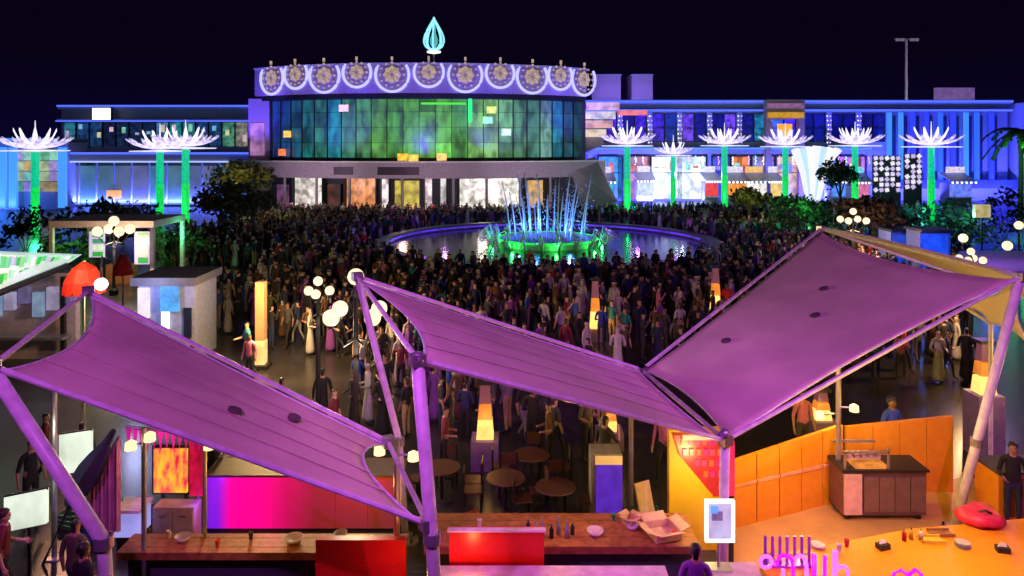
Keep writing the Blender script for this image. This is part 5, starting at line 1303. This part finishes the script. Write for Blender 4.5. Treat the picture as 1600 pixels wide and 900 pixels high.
CL = dict(black=(.012, .012, .014), navy=(.015, .022, .07), charcoal=(.05, .05, .055), grey=(.2, .2, .21), white=(.42, .42, .42), red=(.42, .02, .02), maroon=(.14, .015, .03), blue=(.03, .08, .38), teal=(.02, .18, .19), olive=(.09, .09, .035), purple=(.17, .04, .28), pink=(.55, .16, .28), tan=(.4, .27, .15), cream=(.4, .35, .27), brown=(.12, .06, .03))
ORDER = ['top', 'sleeve', 'bottom', 'shoe', 'skin', 'hair']
grown_cache = {}
def body(pose_i, robe, fine):
    k = (pose_i, robe, fine)
    if k not in grown_cache:
        n_, e_ = skeleton(poses[pose_i], robe, fine)
        if fine:
            n_['nose'] = (0, -.112, 1.617, .011); e_.append(('brow', 'nose', 'skin'))
            for s, nm in ((-1, 'r'), (1, 'l')):
                n_['ear' + nm] = (s * .088, .005, 1.625, (.008, .02)); e_.append(('brow', 'ear' + nm, 'skin'))
        grown_cache[k] = grown(n_, e_, 2 if fine else 1, None)
    return grown_cache[k]
mesh_cache = {}
def person_mesh(pose_i, robe, fine, top, bottom, hair, sk, short):
    k = (pose_i, robe, fine, top, bottom, hair, sk, short)
    if k in mesh_cache: return mesh_cache[k]
    V_, F_, reg = body(pose_i, robe, fine)
    me = bpy.data.meshes.new('person'); me.from_pydata(V_, [], F_)
    cl = cloth(top, CL[top]); hm = cl if hair == 'scarf' else hairm[hair]
    for m in (cl, skinm[sk] if short else cl, cloth(bottom, CL[bottom]), cloth('shoe', (.03, .025, .025)), skinm[sk], hm): me.materials.append(m)
    me.polygons.foreach_set('material_index', [ORDER.index(r) for r in reg]); me.shade_smooth(); me.update()
    mesh_cache[k] = me
    return me
def person(x, y, rz, label, pose_i=0, robe=False, fine=False, top='black', bottom='charcoal', hair=0, sk=0, short=False, h=1.0, group=None, z=0):
    o = put('person', person_mesh(pose_i, robe, fine, top, bottom, hair, sk, short), None, (x, y, z))
    o.rotation_euler = (0, 0, rz); o.scale = (h, h, h)
    tag(o, label, 'person', group)
    if fine:
        ey = MB()
        for s in (-1, 1): ey.ball((s * .03, -.088, 1.652), .011, 8, 6)
        put('eyes', ey.mesh('eyes', M('dark_eye', (.01, .01, .01), .2)), o)
        put('mouth', MB().cbox((0, -.092, 1.572), (.045, .012, .011)).mesh('mouth', M('lip', (.3, .09, .08), .5)), o)
        if hair != 'scarf':
            hc = MB(); rows_ = 7; n_ = 14; vs = []; fs = []
            for i in range(rows_ + 1):
                ph = math.pi * .56 * i / rows_
                for j in range(n_):
                    a = 2 * math.pi * j / n_; fr = max(0, -math.sin(a))
                    q = ph * (1 - .38 * fr)
                    vs.append((.094 * math.sin(q) * math.cos(a), .006 + .112 * math.sin(q) * math.sin(a), 1.665 + .105 * math.cos(q) - (.02 if q > 1.4 else 0)))
            for i in range(rows_):
                for j in range(n_): fs.append((i * n_ + j, i * n_ + (j + 1) % n_, (i + 1) * n_ + (j + 1) % n_, (i + 1) * n_ + j))
            put('hair', MB().add(vs, fs).mesh('hair', hairm[hair], True), o)
    return o
def by_px(px_, py): return gd(px_, py)
# people one can pick out
person(10.45, 15.35, rad(-25), 'vendor in black top and navy trousers standing by the slanted mast', 2, False, True, 'black', 'navy', 0, 0, False, 1.02)
p = at(1393, 555, 17.6); person(p.x, 17.6, rad(20), 'vendor in bright blue shirt and dark trousers standing behind the kitchen cart', 2, False, True, 'blue', 'black', 0, 1, True, min(1.12, p.z / 1.72), z=0)
person(2.87, 11.5, rad(170), 'dark haired customer in purple at the counter before the white framed sign', 0, False, True, 'purple', 'black', 0, 0, False, 1.0)
person(-6.75, 11.6, rad(150), 'dark haired customer in black beside the foot of the bent mast', 0, False, True, 'black', 'charcoal', 0, 0, False, .98)
person(-8.7, 12.6, rad(110), 'customer in maroon top waiting below the lower cream menu board', 1, False, True, 'maroon', 'black', 1, 2, True, 1.0)
p = gd(1256, 760 - 40); person(7.35, 18.6, rad(10), 'person in pink shirt standing beyond the low orange wall', 0, False, True, 'pink', 'charcoal', 0, 0, True, 1.02)
person(3.6, 17.4, rad(-30), 'person in pink top seen between the thin post and the yellow wall', 1, False, True, 'pink', 'black', 0, 2, False, .98)
person(-12.35, 29, rad(15), 'man in bright blue shirt walking beside the small blue kiosk', 1, False, True, 'blue', 'navy', 0, 0, True, 1.08)
person(1.02, 42.6, rad(5), 'person in red coat standing on the camera side of the green fountain ring', 0, True, False, 'red', 'red', 0, 0, False, 1.12)
person(-9.6, 21.6, rad(200), 'person in black walking away over the warm lit paving', 4, False, False, 'black', 'black', 0, 0)
person(-6.2, 19.8, rad(170), 'person in charcoal walking by the dark lamp post foot', 1, False, False, 'charcoal', 'black', 0, 1)
person(-5.3, 20.6, rad(185), 'robed person in black strolling by the dark lamp post foot', 0, True, False, 'black', 'black', 'scarf', 0)
for x, y, rz, nm, top in ((-1.6, 17.6, 95, 'seated side of the table nearest the tall mast', 'maroon'), (.9, 17.9, -80, 'table below the bright amber column', 'brown'), (1.9, 18.6, 40, 'table nearest the drinks fridge', 'olive')):
    person(x, y, rad(rz), 'person in %s standing at the %s' % (top, nm.replace('seated side of the ', '')), 2, False, False, top, 'black', 0, 0, True)
for x, y, rz, pi, top, lab in ((-10.2, 15.6, 60, 0, 'black', 'person in black waiting behind the cream menu boards'), (-9.7, 16.6, 200, 2, 'navy', 'person in navy with bent arms behind the cream menu boards'), (-10.9, 17.2, 120, 1, 'maroon', 'person in maroon walking past the back of the menu boards'), (-6.6, 16.3, 10, 2, 'black', 'vendor in black working behind the flame coloured screen'), (-3.6, 16.6, -15, 2, 'charcoal', 'vendor in charcoal working behind the magenta counter'), (-7.3, 12.3, 170, 4, 'olive', 'customer in olive by the mast end of the plank counter')):
    person(x, y, rad(rz), lab, pi, False, False, top, 'black', 0, 0, True)
# the crowd
def blocked(x, y):
    if math.hypot(x - FX, y - FY) < FR + (1.6 if y > FY else .8): return True
    if y < 18.5 and -12 < x < -1.9: return True
    if y < 19.5 and -1.9 <= x < 3 and R.random() < .35: return True
    if x > 2.6 and y < 24.5: return True
    if x < -10 and y < 31: return True
    if x < -15 and y < 47: return True
    if -11 < x < -5 and 19 < y < 26.8: return R.random() < .93
    if y > 74 and abs(x + 11.5) < 9: return y > 79
    if y > 78 - abs(x + 11) * -.1: return True
    if x < -26 and y > 48: return True
    if x > 27 and y > 46: return R.random() < .8
    for bx, by in blocks:
        if (x - bx) ** 2 + (y - by) ** 2 < .42: return True
    return False
blocks = [(o.location.x, o.location.y) for o in col.objects if o.parent is None and o.get('category') in ('light column', 'street lamp', 'tree', 'shrub', 'booth', 'sign', 'light tree', 'lantern', 'person', 'table', 'chair', 'fridge', 'post')]
pts = []; cell = {}
def free(x, y, d):
    i, j = int(x // 1), int(y // 1)
    for a in (i - 1, i, i + 1):
        for b in (j - 1, j, j + 1):
            for (u, v) in cell.get((a, b), ()):
                if (u - x) ** 2 + (v - y) ** 2 < d * d: return False
    cell.setdefault((i, j), []).append((x, y)); return True
tries = 0
while len(pts) < 2100 and tries < 120000:
    tries += 1
    y = math.sqrt(R.uniform(16.3 ** 2, 82 ** 2)); x = R.uniform(-.47, .62) * y
    if blocked(x, y): continue
    if free(x, y, .55): pts.append((x, y))
pts.sort(key=lambda q: q[1])
tops = ['black'] * 14 + ['navy'] * 6 + ['charcoal'] * 6 + ['grey', 'grey', 'white', 'white', 'white', 'red', 'maroon', 'blue', 'teal', 'olive', 'purple', 'pink', 'brown', 'brown', 'maroon']
bots = ['black', 'navy', 'charcoal', 'black', 'grey', 'tan']
def where(x, y):
    px_ = 800 + F * x / y
    d = math.hypot(x - FX, y - FY)
    side = 'beyond' if y > FY + 6 else ('on the camera side of' if y < FY - 6 else ('kiosk side of' if x < FX else 'shop side of'))
    if d < FR + 3.5: return side + ' the fountain rim'
    marks = [(-3.5, 18, 'the globe lamp posts'), (3.4, 30, 'the amber fountain column'), (9.1, 33, 'the amber tent column'), (-9.4, 26, 'the warm light column'), (-16, 33, 'the blue kiosk'), (24, 43, 'the blue booths'), (-20, 62, 'the dark trees'), (-11, 80, 'the pavilion shops'), (2, 80, 'the canopy shops'), (14, 76, 'the sloping grey wall'), (22, 80, 'the bright white shop'), (24, 57, 'the green hedge'), (-9, 46, 'the open paving'), (14, 42, 'the peaked tent paving'), (3, 23, 'the middle tent'), (-14, 55, 'the dark tree paving'), (-2, 38, 'the fountain paving'), (10, 26, 'the peaked tent')]
    m = min(marks, key=lambda q: (q[0] - x) ** 2 + (q[1] - y) ** 2)
    return 'near ' + m[2]
acts = ['standing', 'striding', 'arms bent', 'waving', 'walking', 'reaching out']
far = []; used = {}; nears = []
for k, (x, y) in enumerate(pts):
    pi = R.randrange(6); robe = R.random() < .3; top = R.choice(tops)
    if robe: top = R.choice(['black', 'black', 'black', 'white', 'white', 'navy', 'brown', 'purple']); pi = R.choice((0, 2))
    bot = top if robe else R.choice(bots)
    hair = 'scarf' if robe and (top in ('black', 'white') or R.random() < .6) else R.choice((0, 0, 1))
    sk = R.randrange(3); short = R.random() < .45 and not robe; h = R.uniform(.9, 1.06); rz = R.uniform(0, 6.28)
    if k < 285:
        if robe: lab = 'person in long %s robe%s%s %s' % (top, ' and scarf' if hair == 'scarf' else '', '' if pi == 0 else ', arms bent,', where(x, y))
        else: lab = 'person in %s top, %s trousers, %s %s' % (top, bot, acts[pi], where(x, y))
        if lab in used:
            base_l = lab
            for m in sorted(nears, key=lambda q: (q[0] - x) ** 2 + (q[1] - y) ** 2)[:25]:
                lab = base_l.replace(', arms bent,', '') + (' beside a %s figure' % m[2])
                if len(lab.split()) > 16: lab = lab.replace(' and scarf', '')
                if len(lab.split()) > 16: lab = lab.replace(' the ', ' ')
                if lab not in used: break
        used[lab] = 1; nears.append((x, y, top))
        person(x, y, rz, lab, pi, robe, False, top, bot, hair, sk, short, h, 'people crowding the plaza')
    else:
        far.append((x, y, rz, h, pi, robe, top, bot, hair, sk))
low = {}
for pi, robe in [(i, False) for i in range(6)] + [(0, True), (2, True)]:
    n_, e_ = skeleton(poses[pi], robe, False); low[(pi, robe)] = grown(n_, e_, 0, None)
keys = list(CL); V_ = []; F_ = []; MI = []
for x, y, rz, h, pi, robe, top, bot, hair, sk in far:
    v, f, reg = low[(pi, robe)]; b = len(V_); c, s_ = math.cos(rz) * h, math.sin(rz) * h
    V_ += [(x + c * a - s_ * d, y + s_ * a + c * d, e_ * h) for a, d, e_ in v]
    F_ += [tuple(i + b for i in q) for q in f]
    it, ib = keys.index(top), keys.index(bot)
    ih = it if hair == 'scarf' else len(keys) + 3
    mm = dict(top=it, sleeve=it, bottom=ib, shoe=keys.index('black'), skin=len(keys) + sk, hair=ih)
    MI += [mm[r] for r in reg]
me = bpy.data.meshes.new('crowd'); me.from_pydata(V_, [], F_)
for k in keys: me.materials.append(cloth(k, CL[k]))
for m in skinm: me.materials.append(m)
me.materials.append(hairm[0])
me.polygons.foreach_set('material_index', MI); me.shade_smooth(); me.update()
tag(put('crowd', me), 'far part of the dense crowd between the fountain and the lit shops', 'crowd', None, 'stuff')
# soft spill of the shops and street lamps over the crowd
for x_, y_, z_, c_, p_ in ((-20, 76, 3.6, (1, .8, .65), 231), (-11, 74, 3.6, (1, .6, .4), 176), (-3, 75, 3.6, (1, .85, .7), 231), (22, 96, 4, (.9, .95, 1), 700), (14, 88, 3.5, (.8, .6, .8), 260)):
    lamp('shop_spill_light', (x_, y_, z_), c_, p_, .4)
